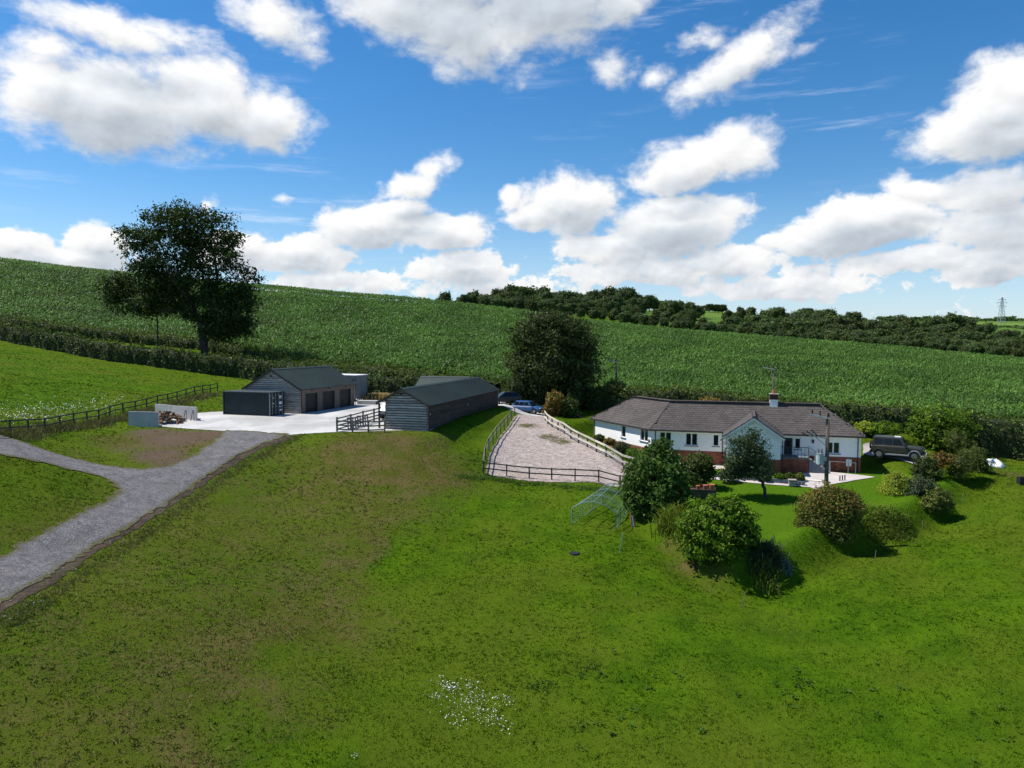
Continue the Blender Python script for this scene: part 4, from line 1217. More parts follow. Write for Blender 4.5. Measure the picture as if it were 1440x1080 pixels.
def car(name, label, pos, heading, paint, suv=False, group=None):
    fr = frame(pos, (math.cos(heading), math.sin(heading)), (-math.sin(heading), math.cos(heading)))
    t = empty(name, pos, label, 'car', group)
    if suv:
        W, belt, roof, zb, wr, xf, xr = .90, 1.20, 1.93, .48, .40, 1.44, -1.44
        body = [(-2.12, .62, 1.16), (-2.06, .50, 1.20), (-1.0, zb, 1.22), (.72, zb, 1.22), (.86, zb, 1.20), (2.02, .52, 1.12), (2.10, .60, 1.04)]
        green = [(-2.04, -1.98), (.82, .34)]
    else:
        W, belt, roof, zb, wr, xf, xr = .86, .92, 1.46, .30, .31, 1.28, -1.25
        body = [(-1.98, .45, .86), (-1.9, .32, .93), (-1.0, zb, .94), (.6, zb, .93), (1.0, zb, .90), (1.75, .30, .74), (2.0, .40, .60)]
        green = [(-1.88, -1.35), (1.02, .30)]
    mb = MB(); rings = []
    for x, z0, z1 in body:
        k = .94 if abs(x) > 1.9 else 1
        rings.append([fr(x, -W * k * .94, z0), fr(x, -W * k, z0 + .18), fr(x, -W * k, z1 - .10), fr(x, -W * k * .92, z1), fr(x, W * k * .92, z1), fr(x, W * k, z1 - .10), fr(x, W * k, z0 + .18), fr(x, W * k * .94, z0)])
    loft(mb, rings); b = mb.build('body', paint, t)
    (rx0, rx1), (fx0, fx1) = green
    wb, wt = W * .92, W * (.84 if suv else .72)
    cb = MB(); cb.hexa([fr(rx0, -wb, belt - .02), fr(fx0, -wb, belt - .02), fr(fx0, wb, belt - .02), fr(rx0, wb, belt - .02), fr(rx1, -wt, roof), fr(fx1, -wt, roof), fr(fx1, wt, roof), fr(rx1, wt, roof)])
    cb.build('cabin', paint, t)
    tr = MB(); tr.hexa([fr(rx1 + .05, -wt + .05, roof), fr(fx1 - .05, -wt + .05, roof), fr(fx1 - .05, wt - .05, roof), fr(rx1 + .05, wt - .05, roof), fr(rx1 + .12, -wt + .12, roof + .045), fr(fx1 - .12, -wt + .12, roof + .045), fr(fx1 - .12, wt - .12, roof + .045), fr(rx1 + .12, wt - .12, roof + .045)])
    tr.build('roof_panel', paint, t)
    # glazing, set a few millimetres proud of the cabin
    for s in (-1, 1):
        side = lambda x, k: fr(x, s * (wb + (wt - wb) * k + .006), belt + (roof - belt) * k)
        lo, hi = .14, .86
        e0 = rx0 + (rx1 - rx0) * .5 + .12; e1 = fx0 + (fx1 - fx0) * .5 - .16
        cuts = np.linspace(e0, e1, 4)
        for k in range(3):
            l, r = cuts[k] + .035, cuts[k + 1] - .035
            sk = -.16 * (1 if k == 2 else 0)
            p = [side(l, lo), side(r + (0 if k < 2 else .12), lo), side(r + sk, hi), side(l, hi)]
            MB().prism(p, fr(0, -s * .02, 0) - fr(0, 0, 0)).build('side_window', M['car_glass'], t)
        for x0, x1 in ((-.95, -.06), (-.03, .80)):
            d = MB().hexa([fr(x0, s * W * .985, zb + .12), fr(x1, s * W * .985, zb + .12), fr(x1, s * (W + .008), zb + .16), fr(x0, s * (W + .008), zb + .16), fr(x0, s * W * .985, belt - .12), fr(x1, s * W * .985, belt - .12), fr(x1, s * (W + .008), belt - .14), fr(x0, s * (W + .008), belt - .14)]).build('door', paint, t)
            MB().box(fr, x0 + .06, x0 + .2, s * (W + .005), s * (W + .03), belt - .24, belt - .2).build('handle', M['dark_trim'], d)
        MB().box(fr, fx0 - .2, fx0 - .03, s * (W + .0), s * (W + .17), belt + .02, belt + .2).build('mirror', M['dark_trim'], t)
        for x in (xf, xr):
            y0, y1 = s * (W - .22), s * (W + .03)
            tb = MB(); tb.tube(fr(x, y0, wr), fr(x, y1, wr), wr, n=18); w = tb.build('wheel', M['rubber'], t)
            rm = MB(); rm.tube(fr(x, y1 - s * .01, wr), fr(x, y1 + s * .012, wr), wr * .62, n=14)
            rm.build('rim', M['chrome'], w)
            ar = MB(); n = 9; r0, r1 = wr + .05, wr + .13
            for i in range(n):
                a0, a1 = math.pi * (i / n), math.pi * ((i + 1) / n)
                q = lambda a, r, y: fr(x + r * math.cos(a), s * y, wr + r * math.sin(a))
                ar.hexa([q(a0, r0, W - .05), q(a1, r0, W - .05), q(a1, r1, W - .05), q(a0, r1, W - .05), q(a0, r0, W + .05), q(a1, r0, W + .05), q(a1, r1, W + .04), q(a0, r1, W + .04)])
            ar.build('wheel_arch', M['metal_grey'] if suv and x == xf else paint, t)
            di = MB(); di.tube(fr(x, s * (W - .06), wr), fr(x, s * (W + .004), wr), wr + .05, n=16); di.build('wheel_well', M['black_plastic'], t)
        MB().box(fr, xr + .5, xf - .5, s * (W - .1), s * (W + .06), zb - .10, zb - .02).build('side_step', M['metal_grey'] if suv else M['black_plastic'], t)
        MB().tube(fr(body[-1][0] - .06, s * .62, .92 if suv else .66), fr(body[-1][0] + .03, s * .62, .92 if suv else .66), .11, n=10).build('headlight', M['lamp_glass'], t)
        MB().box(fr, body[0][0] - .015, body[0][0] + .05, s * .72 - .06, s * .72 + .06, .75, .95).build('rear_light', M['red_glass'], t)
    k0, k1 = .12, .88
    scr = lambda x0, x1, s: [fr(x0 + (x1 - x0) * k0 + s, -wb + .1, belt + (roof - belt) * k0), fr(x0 + (x1 - x0) * k0 + s, wb - .1, belt + (roof - belt) * k0), fr(x0 + (x1 - x0) * k1 + s, wt - .08, belt + (roof - belt) * k1), fr(x0 + (x1 - x0) * k1 + s, -wt + .08, belt + (roof - belt) * k1)]
    MB().prism(scr(fx0, fx1, .012), fr(-.02, 0, 0) - fr(0, 0, 0)).build('windscreen', M['car_glass'], t)
    MB().prism(scr(rx0, rx1, -.012), fr(.02, 0, 0) - fr(0, 0, 0)).build('rear_window', M['car_glass'], t)
    MB().box(fr, body[-1][0] - .05, body[-1][0] + .12, -W * .95, W * .95, zb, zb + .2).build('bumper', M['black_plastic'], t)
    MB().box(fr, body[0][0] - .12, body[0][0] + .05, -W * .95, W * .95, zb, zb + .2).build('bumper', M['black_plastic'], t)
    MB().box(fr, body[-1][0] + .001, body[-1][0] + .03, -.45, .45, .72 if suv else .48, 1.0 if suv else .58).build('grille', M['black_plastic'], t)
    if suv:
        sp = MB(); sp.tube(fr(-2.12, .1, 1.08), fr(-2.34, .1, 1.08), .38, n=18); w = sp.build('spare_wheel', M['rubber'], t)
        c2 = MB(); c2.tube(fr(-2.335, .1, 1.08), fr(-2.36, .1, 1.08), .24, n=14); c2.build('rim', M['chrome'], w)
        MB().box(fr, -.25, .25, -.45, -.05, roof + .045, roof + .12).build('roof_light_bar', M['white'], t)
    return t


pR, pF = gp(1237, 644.5), gp(1286.5, 649)
car('off_road_car', 'dark olive boxy off-road car with rear spare wheel on the driveway right of the bungalow', at(1262, 646.5, 67.2) * np.array([1, 1, 0]) + np.array([0, 0, h1(*at(1262, 646.5, 67.2)[:2]) + .06]), math.atan2(-.56, .83), M['car_olive'], suv=True)
def carz(px, py, Y):
    p = at(px, py, Y); p[2] = h1(p[0], p[1]) + .06; return p
car('parked_car', 'silver hatchback mostly hidden behind the left end of the stable barn', carz(556, 588, 75.2), math.atan2(.93, .36), M['car_silver'])
car('parked_car', 'black car in deep shade at the far corner of the stable barn', carz(711, 580, 92.5), math.atan2(-.25, -.95), M['car_black'])
car('parked_car', 'small bright blue car parked at the top of the gravel pen', carz(742, 586, 91), math.atan2(-.45, .9), M['car_blue'])


# ------------------------------------------------------------------ fences
def fence(name, label, pts, n, hp, rails, wp, wr, hr, mt, group=None, mrail=None, side=1, lean=.02):
    """posts spread evenly along the polyline pts (x, y); rails nailed to one face"""
    pts = [np.array(p[:2], float) for p in pts]
    seg = [np.linalg.norm(b - a) for a, b in zip(pts[:-1], pts[1:])]; tot = sum(seg)
    def along(s):
        for a, b, l in zip(pts[:-1], pts[1:], seg):
            if s <= l + 1e-6: return a + (b - a) * min(s / l, 1)
            s -= l
        return pts[-1]
    P = [along(tot * k / n) for k in range(n + 1)]
    P = [np.array([p[0], p[1], h1(p[0], p[1])]) for p in P]
    t = empty(name, P[0], label, 'fence', group)
    tops = []
    for k, p in enumerate(P):
        j = np.array([random.uniform(-lean, lean), random.uniform(-lean, lean), random.uniform(-.03, .03)])
        d = P[min(k + 1, n)] - P[max(k - 1, 0)]
        fr = frame(p, d[:2], (-d[1], d[0]))
        fr2 = lambda a, b, c, fr=fr, j=j: fr(a, b, c) + j * max(c, 0) / hp
        MB().hexa([fr2(-wp / 2, -wp / 2, -.4), fr2(wp / 2, -wp / 2, -.4), fr2(wp / 2, wp / 2, -.4), fr2(-wp / 2, wp / 2, -.4), fr2(-wp / 2, -wp / 2, hp), fr2(wp / 2, -wp / 2, hp), fr2(wp / 2, wp / 2, hp + .02), fr2(-wp / 2, wp / 2, hp + .02)]).build('post', mt, t)
        tops.append(fr2)
    for k in range(n):
        for r in rails:
            e = random.uniform(-.02, .02)
            MB().bar(tops[k](-.03, -side * (wp / 2 + wr / 2), r + e), tops[k + 1](.03, -side * (wp / 2 + wr / 2), r - e), wr, hr).build('rail', mrail or mt, t)
    return t


fence('rail_fence', 'long dark post and rail fence along the upper pasture left of the yard', [gp(-75, 631), gp(14, 611), gp(155, 586), gp(306, 550)], 21, 1.15, (1.08, .55), .11, .045, .11, M['timber_dark'])
PG = 'post and rail fences round the gravel pen'
fence('rail_fence', 'low dark fence along the near end of the gravel pen', [gp(680, 666), gp(731, 671), gp(794, 676.5), gp(856, 682), gp(900, 686)], 7, 1.05, (.98, .5), .10, .04, .10, M['timber_dark'], PG)
fence('rail_fence', 'curving grey fence between the stable barn and gravel pen', [gp(680, 666), gp(684, 640), gp(700, 615), gp(712, 601), gp(724, 586)], 9, 1.15, (1.1, .6), .10, .04, .10, M['timber'], PG, side=-1)
fence('rail_fence', 'pale sunlit fence running down between the gravel pen and bungalow', [gp(767, 592), gp(772, 599), gp(806, 620), gp(853, 643), gp(900, 664)], 11, 1.15, (1.08, .5), .12, .05, .17, M['timber_dark'], PG, mrail=M['timber_pale'])
YG = 'weathered fences beside the concrete yard'
fence('yard_fence', 'weathered four rail fence slanting back across the concrete yard', [gp(474, 607), gp(494, 602), gp(513, 597), gp(540, 589)], 4, 1.35, (1.25, .92, .6, .28), .13, .04, .12, M['timber'], YG)
fence('yard_fence', 'weathered three rail fence along the yard edge up to the stable barn', [gp(474, 607.4), gp(500, 608), gp(527, 608.5), gp(541, 608)], 3, 1.15, (1.0, .62, .25), .13, .04, .12, M['timber'], YG)


def pallet(px, py, label):
    p = gp(px, py); fr = frame(p, (.9, .44), (-.44, .9))
    t = empty('pallet', p, label, 'pallet', 'pallets leaning in the yard')
    tilt = lambda a, c, d=0: fr(a, .25 * c + d, c)
    for k in range(5):
        a = k * .24; MB().hexa([tilt(a, 0), tilt(a + .12, 0), tilt(a + .12, 0, .03), tilt(a, 0, .03), tilt(a, 1.1), tilt(a + .12, 1.1), tilt(a + .12, 1.1, .03), tilt(a, 1.1, .03)]).build('slat', M['timber'], t)
    for c in (.0, .5, .98): MB().hexa([tilt(0, c, .03), tilt(1.08, c, .03), tilt(1.08, c, .12), tilt(0, c, .12), tilt(0, c + .1, .03), tilt(1.08, c + .1, .03), tilt(1.08, c + .1, .12), tilt(0, c + .1, .12)]).build('bearer', M['timber'], t)


pallet(489, 604, 'wooden pallet leaning on the yard fence near its front post')
pallet(503, 601, 'wooden pallet leaning on the yard fence nearer the stable barn')


# ------------------------------------------------------------------ poles, pylon, wires
def pole(base, top, r, label, full=False, cat='utility pole'):
    t = empty('utility_pole', base, label, cat)
    MB().tube(base - np.array([0, 0, .6]), top, r * 1.15, r * .85, n=10).build('pole', M['pole_wood'], t, smooth=True)
    f = frame(top, (-.85, .5), (-.5, -.85))
    arm = MB().bar(f(-.15, .14, -.35), f(1.15, .14, -.12), .09, .1).build('crossarm', M['metal_grey'], t)
    for k in range(3):
        i = MB(); p = f(.0 + .5 * k, .14, -.24 + k * .09)
        i.tube(p, p + np.array([0, 0, .12]), .07, .08, n=8); i.tube(p + np.array([0, 0, .12]), p + np.array([0, 0, .3]), .045, .06, n=8)
        i.build('insulator', M['porcelain'], arm)
    if full:
        f2 = frame(top - np.array([0, 0, 1.75]), (-.97, .2), (-.2, -.97))
        a2 = MB(); a2.bar(f2(.1, .0, 0), f2(1.2, .0, .2), .06, .08); a2.bar(f2(.1, 0, -.5), f2(.8, 0, .08), .05); a2.bar(f2(.75, 0, .1), f2(1.25, 0, .5), .11, .05)
        ar = a2.build('fuse_arm', M['metal_grey'], t)
        for k in range(3):
            i = MB(); p = f2(.7 + .3 * k, .02, .2); q = f2(.98 + .3 * k, .02, .50 - .1 * k); i.tube(p, q, .03, .03, n=6); i.tube(q, q + np.array([-.1, 0, .07]), .05, n=6); i.tube(p, p + np.array([.03, 0, -.1]), .045, n=6)
            i.build('fuse', M['dark_trim'], ar)
        c = f2(.46, 0, -1.45)
        tb = MB(); tb.tube(c - np.array([0, 0, .34]), c + np.array([0, 0, .34]), .23, n=16); tr = tb.build('transformer', M['transformer'], t, smooth=False)
        mb = MB(); mb.tube(c + np.array([0, 0, .34]), c + np.array([0, 0, .39]), .245, n=16); mb.build('lid', M['transformer'], tr)
        fins = MB()
        for k in range(6):
            a = math.pi * (.15 + k * .14); fins.bar(c + np.array([.23 * math.cos(a), .23 * math.sin(a), -.25]), c + np.array([.23 * math.cos(a), .23 * math.sin(a), .25]), .03, .12)
        fins.build('fin', M['transformer'], tr)
        for s in (-.1, .12):
            i = MB(); i.tube(c + np.array([s, 0, .39]), c + np.array([s, 0, .72]), .06, .04, n=8)
            for z in (.44, .52, .60): i.tube(c + np.array([s, 0, z]), c + np.array([s, 0, z + .03]), .085, n=8)
            i.build('bushing', M['stone'], tr)
        MB().box(f2, .05, .3, -.09, .09, -1.6, -1.3).build('bracket', M['metal_grey'], t)
        MB().bar(f2(0.0, .16, -4.5), f2(0.0, .16, -2.2), .05).build('cable_guard', M['dark_trim'], t)
        MB().box(f2, -.16, .1, .12, .16, -3.3, -3.0).build('danger_plate', M['yellow_plate'], t)
    return t


M['yellow_plate'] = mat('yellow_plate', (.55, .42, .03), .6, .1)
b = ground(at(1160, 750, 50.6)); tp = at(1164.5, 581, 50.4)
pole(b, tp, .135, 'wooden electricity pole with grey transformer standing in the front garden', full=True)
b = ground(at(867, 566, 95)); pole(b, at(866.5, 505, 95), .14, 'bare wooden pole at the field edge right of the dark tree')
b = ground(at(1088, 600, 84)); pole(b, at(1087.5, 515, 84), .11, 'thin pole rising behind the bungalow chimney')


def wire(name, pts, label, r=.02, sag=.0):
    mb = MB()
    for p, q in zip(pts[:-1], pts[1:]):
        n = 10; p = np.array(p); q = np.array(q); c = [p + (q - p) * k / n - np.array([0, 0, sag * 4 * (k / n) * (1 - k / n)]) for k in range(n + 1)]
        for a, b_ in zip(c[:-1], c[1:]): mb.tube(a, b_, r, n=4, cap=False)
    o = mb.build(name, M['dark_trim'], loc=pts[0]); tag(o, label, 'cable')


wire('service_cable', [at(796, 571, 92), FW(11.2, .2, 3.1)], 'thin dark service cable sagging to the left eaves of the bungalow', .022, .35)


def pylon():
    base = at(1408, 457, 1250); base[2] = h1(base[0], base[1]); Ht = at(1408, 418, 1250)[2] - base[2]
    t = empty('pylon', base, 'grey lattice electricity pylon on the far skyline', 'pylon')
    w = lambda k: 4.2 * (1 - k) ** 1.15 + .75
    z = lambda k: base + np.array([0, 0, Ht * k])
    ks = [0, .16, .30, .43, .54, .64, .73, .81, .88, .94, 1.0]
    for sx, sy in ((-1, -1), (1, -1), (1, 1), (-1, 1)):
        mb = MB()
        for k0, k1 in zip(ks[:-1], ks[1:]): mb.bar(z(k0) + np.array([sx * w(k0), sy * w(k0), 0]), z(k1) + np.array([sx * w(k1), sy * w(k1), 0]), .42)
        mb.build('leg', M['metal_grey'], t)
    mb = MB()
    for k0, k1 in zip(ks[:-1], ks[1:]):
        for s in (-1, 1):
            mb.bar(z(k0) + np.array([-w(k0), s * w(k0), 0]), z(k1) + np.array([w(k1), s * w(k1), 0]), .26); mb.bar(z(k0) + np.array([w(k0), s * w(k0), 0]), z(k1) + np.array([-w(k1), s * w(k1), 0]), .26)
            mb.bar(z(k0) + np.array([s * w(k0), -w(k0), 0]), z(k1) + np.array([s * w(k1), w(k1), 0]), .26)
    mb.build('bracing', M['metal_grey'], t)
    for k, l in ((.66, 7.0), (.79, 8.5), (.91, 6.0)):
        a = MB()
        for s in (-1, 1):
            a.bar(z(k) + np.array([0, 0, 0]), z(k) + np.array([s * l, 0, .2]), .35); a.bar(z(k + .05), z(k) + np.array([s * l, 0, .4]), .28)
        arm = a.build('crossarm', M['metal_grey'], t)
        for s in (-1, 1): MB().tube(z(k) + np.array([s * l, 0, 0]), z(k) + np.array([s * l, 0, -2.2]), .2, n=5).build('insulator', M['porcelain'], arm)


pylon()


# ------------------------------------------------------------------ netted cage, garden pieces, small things
def cage():
    A, B, C, D = gp(804, 737), gp(866, 744), gp(884, 716), gp(846, 708)
    t = empty('fruit_cage', (A + C) / 2, 'pale green tubular netting cage frame on the grass near the pen', 'garden cage')
    up = np.array([0, 0, 1.])
    hoops = []
    for k in range(4):
        p, q = A + (D - A) * k / 3, B + (C - B) * k / 3
        pts = [p, p + up * 1.15, p + (q - p) * .22 + up * 1.62, p + (q - p) * .5 + up * 1.8, p + (q - p) * .78 + up * 1.62, q + up * 1.15, q]
        hoops.append(pts)
        mb = MB()
        for a, b_ in zip(pts[:-1], pts[1:]): mb.tube(a, b_, .034, n=5)
        mb.build('hoop', M['metal_green'], t)
    for j in (0, 1, 2, 3, 4, 5, 6):
        mb = MB()
        for a, b_ in zip(hoops[:-1], hoops[1:]): mb.tube(a[j], b_[j], .032 if j in (1, 2, 3) else .02, n=5)
        mb.build('tube', M['metal_grey'] if j in (2, 1) else M['metal_green'], t)
    nt = MB()
    P = np.array(hoops)
    for k in range(3):
        for j in range(6):
            for s in np.linspace(0, 1, 6)[1:-1]:
                nt.tube(P[k, j] + (P[k, j + 1] - P[k, j]) * s, P[k + 1, j] + (P[k + 1, j + 1] - P[k + 1, j]) * s, .004, n=3, cap=False)
                nt.tube(P[k, j] + (P[k + 1, j] - P[k, j]) * s, P[k, j + 1] + (P[k + 1, j + 1] - P[k, j + 1]) * s, .004, n=3, cap=False)
    o = nt.build('netting', M['metal_green'], t); o['kind'] = 'stuff'


cage()


def small_things():
    p = gp(808, 778); o = MB().tube(p - np.array([0, 0, .1]), p + np.array([0, 0, .05]), .36, .33, n=18).ball(p + np.array([0, 0, .05]), .04).build('manhole_cover', M['black_plastic'], loc=p); tag(o, 'round dark drain cover lying in the open grass', 'drain cover')
    def stake(px, py, h, dx, mt, label, r=.022):
        p = gp(px, py); o = MB().tube(p - np.array([0, 0, .2]), p + np.array([dx, 0, h]), r, r * .8, n=6).ball(p + np.array([dx, 0, h]), r * 1.6, 6, 4).build('stake', mt, loc=p); tag(o, label, 'stake', 'stakes standing in the grass')
    stake(870, 779, 1.3, .28, M['metal_green'], 'thin leaning green stake below the netted cage', .028)
    stake(1043, 853, .85, .22, M['timber'], 'thin grey cane at the foot of the garden bank')
    stake(1230, 789, .65, .06, M['timber'], 'short grey post in the shadow right of the red tipped bush', .022)
    stake(1297, 742, .5, .02, M['timber'], 'thin grey stake right of the strap leaved clump')
    stake(1353, 706, .6, .03, M['timber'], 'thin grey stake on the far bank of the garden')
    # white and terracotta pipe lengths by the round bush
    p = gp(890, 741); t = empty('pipe_bundle', p, 'terracotta and white pipe lengths propped by the large round bush', 'pipes')
    for k, (mt, dx, h) in enumerate(((M['terracotta'], -.05, 1.0), (M['white'], .06, .8), (M['terracotta'], .15, .7))):
        MB().tube(p + np.array([dx * 1.5, 0, -.05]), p + np.array([dx - .12, .1, h]), .05, n=8).build('pipe', mt, t)
    # raised bed with flowers
    p = ground(at(985, 704, 57)); fr = frame(p, (.97, -.2), (.2, .97)); t = empty('raised_bed', p, 'dark sleeper raised bed with terracotta pots near the garden path', 'planter')
    for k in range(4):
        z0 = k * .2
        MB().box(fr, -1.15, 1.15, -.5, -.42, z0 + .005, z0 + .195).build('sleeper', M['timber_dark'], t); MB().box(fr, -1.15, 1.15, .42, .5, z0 + .005, z0 + .195).build('sleeper', M['timber_dark'], t)
        MB().box(fr, -1.15, -1.07, -.415, .415, z0 + .005, z0 + .195).build('sleeper', M['timber_dark'], t); MB().box(fr, 1.07, 1.15, -.415, .415, z0 + .005, z0 + .195).build('sleeper', M['timber_dark'], t)
    MB().box(fr, -1.06, 1.06, -.41, .41, 0, .72).build('soil', M['bare_soil'], t)
    for k, (a, s, lb) in enumerate(((.85, 1, 'largest terracotta pot at the right end of the raised bed'), (.35, .85, 'middle terracotta pot on the raised bed'), (-.2, .7, 'smallest terracotta pot on the raised bed'))):
        q = fr(a, -.1, .72); o = MB().tube(q, q + np.array([0, 0, .38 * s]), .16 * s, .23 * s, n=12).tube(q + np.array([0, 0, .38 * s]), q + np.array([0, 0, .44 * s]), .25 * s, n=12).build('flower_pot', M['terracotta'], loc=q); tag(o, lb, 'flower pot', 'terracotta pots on the raised bed')
    # border kerb stones along the path
    p = gp(1110, 679); t = empty('border_kerb', p, 'dark stone kerb along the flower border before the bungalow', 'kerb')
    pts = [gp(x, y) for x, y in ((1003, 671), (1030, 673.5), (1058, 676), (1086, 678.5), (1112, 681), (1132, 683))]
    for a, b_ in zip(pts[:-1], pts[1:]):
        n = 4
        for k in range(n):
            MB().bar(a + (b_ - a) * (k + .03) / n + np.array([0, 0, .14]), a + (b_ - a) * (k + .97) / n + np.array([0, 0, .14 + random.random() * .03]), .22, .36).build('kerb_stone', M['slate'], t)
    p = gp(1114, 683.5); fr = frame(p, (.96, -.25), (.25, .96)); o = MB().box(fr, -.28, .28, -.2, .2, 0, .48).box(fr, -.33, .33, -.25, .25, .48, .56).build('stone_trough', M['stone'], loc=p, bevel=.03); tag(o, 'small square stone pier at the corner of the flower border', 'pier')
    p = gp(1145, 677); fr = frame(p, (.93, -.36), (.36, .93)); o = MB().box(fr, -1.0, .9, -.2, .15, 0, .12).box(fr, .55, 1.1, -.25, .2, .12, .26).build('timber_sleeper', M['timber_pale'], loc=p, bevel=.02); tag(o, 'pale timber sleeper lying at the foot of the steps', 'sleeper')
    for k, px in enumerate((1181, 1184.5, 1188)):
        p = gp(px, 677 - k * .6); o = MB().tube(p, p + np.array([0, 0, .42]), .05, .05, n=8).ball(p + np.array([0, 0, .44]), .06, 6, 4).build('garden_light', M['dark_trim'], loc=p); tag(o, ['leftmost', 'middle', 'rightmost'][k] + ' of three short dark bollard lights on the patio', 'garden light', 'bollard lights on the patio')
    # crumpled white sheet and dark trough on the right
    p = gp(1395, 655); mb = MB(); n, m = 14, 8; vs = []
    for j in range(m):
        for i in range(n):
            a = 2 * math.pi * i / n; r = (1 - j / (m - 1)) ** .6
            x, y = 1.25 * r * math.cos(a) * (1 + .2 * math.sin(3 * a)), .8 * r * math.sin(a) * (1 + .15 * math.sin(5 * a + 1)); vs.append(p + np.array([x, y, -.05 + .6 * (j / (m - 1)) ** .7 * (1 + .35 * math.sin(2 * a + 3 * r)) + random.uniform(-.05, .05)]))
    mb.add(vs, [(j * n + i, j * n + (i + 1) % n, (j + 1) * n + (i + 1) % n, (j + 1) * n + i) for j in range(m - 1) for i in range(n)]); o = mb.build('plastic_sheet', M['plastic_white'], loc=p); tag(o, 'crumpled white plastic sheet on the grass under the tall hedge', 'sheet')
    p = gp(1441, 681); fr = frame(p, (.98, -.15), (.15, .98)); t = empty('water_trough', p, 'dark rectangular water trough at the right edge of the field', 'trough')
    MB().box(fr, -.5, .9, -.3, -.22, 0, .6).box(fr, -.5, .9, .22, .3, 0, .6).box(fr, -.5, -.42, -.22, .22, 0, .6).box(fr, .82, .9, -.22, .22, 0, .6).box(fr, -.42, .82, -.22, .22, 0, .1).build('shell', M['black_plastic'], t)
    MB().box(fr, -.42, .82, -.22, .22, .1, .5).build('water', M['glass'], t)
    # grey bin store of the driveway edge: slim green post fence behind dark shrub
    p = gp(1284, 668); t = empty('mesh_screen', p, 'narrow dark green mesh screen beside the driveway shrubs', 'screen')
    fr = frame(p, (.5, -.86), (.86, .5))
    for a in (0, 1.0): MB().bar(fr(a, 0, -.2), fr(a, 0, 1.5), .06).build('post', M['door_dark'], t)
    s = MB()
    for k in range(9): s.bar(fr(.0, 0, .1 + k * .17), fr(1.0, 0, .1 + k * .17), .015)
    for k in range(1, 10): s.bar(fr(k * .1, 0, .1), fr(k * .1, 0, 1.48), .012)
    s.build('mesh_panel', M['door_dark'], t)


small_things()

# ------------------------------------------------------------------ foliage builders
def unit(v): return v / (np.linalg.norm(v, axis=-1, keepdims=True) + 1e-9)


def leaf_mesh(P, N, size, asp=.55):
    """one kite shaped leaf per point; N is the preferred facing"""
    n = len(P); size = np.broadcast_to(size, (n,))
    nn = unit(N + rng.normal(size=(n, 3)) * .75)
    t = unit(np.cross(nn, rng.normal(size=(n, 3)))); b = np.cross(nn, t)
    l = (size * np.exp(rng.normal(-.06, .3, n)) * .5)[:, None]; w = l * asp
    fold = nn * l * .25
    V = np.stack([P - t * l, P + b * w - t * l * .15 + fold, P + t * l, P - b * w - t * l * .15 + fold], 1).reshape(-1, 3)
    return V, np.arange(4 * n).reshape(n, 4)


def blob_pts(lobes, n, shell=.28, lump=.16, low=.35):
    """points in the outer shell of a set of ellipsoids (cx,cy,cz,rx,ry,rz) that lie outside the other ellipsoids' cores"""
    Lb = np.array(lobes, float)
    w = (Lb[:, 3] * Lb[:, 4] + Lb[:, 3] * Lb[:, 5] + Lb[:, 4] * Lb[:, 5]); w /= w.sum()
    k = rng.choice(len(Lb), size=int(n * 1.8), p=w)
    d = unit(rng.normal(size=(len(k), 3)))
    ph = k * 1.7
    bump = np.sin(d[:, 0] * 7 + ph) * np.sin(d[:, 1] * 6.3 + ph * 2.1) + .7 * np.sin(d[:, 2] * 9 + d[:, 0] * 5 + ph)
    bump = bump + .45 * np.sin(d[:, 0] * 19 + ph * 3) * np.sin(d[:, 1] * 17 + d[:, 2] * 8 + ph) * (1 + .6 * np.sin(d[:, 2] * 21 + ph))
    r = 1 + lump * bump - np.abs(rng.normal(0, shell, len(k)))
    r = r + (rng.random(len(k)) < .09 * (1 + np.sin(d[:, 0] * 9 + ph) * np.sin(d[:, 2] * 11))) * np.abs(rng.normal(0, .17, len(k)))
    P = Lb[k, :3] + d * Lb[k, 3:] * np.clip(r, .1, 1.4)[:, None]
    q = np.min([np.linalg.norm((P - l[:3]) / l[3:], axis=1) for l in Lb], 0)
    keep = q > .52
    P, d = P[keep][:n], d[keep][:n]
    return P, unit(d + np.array([0, 0, .35]))


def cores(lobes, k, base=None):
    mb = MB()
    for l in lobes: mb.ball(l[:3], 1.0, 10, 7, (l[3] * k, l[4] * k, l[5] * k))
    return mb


def lobes_px(Y, L_, depth=1.0, seed=0):
    r = random.Random(seed); out = []
    for px, py, rx, ry in L_:
        k = Y / F; y = Y + r.uniform(-.35, .35) * rx * k * depth
        c = at(px, py, y); out.append((c[0], c[1], c[2], rx * k, rx * k * depth, ry * k))
    return out


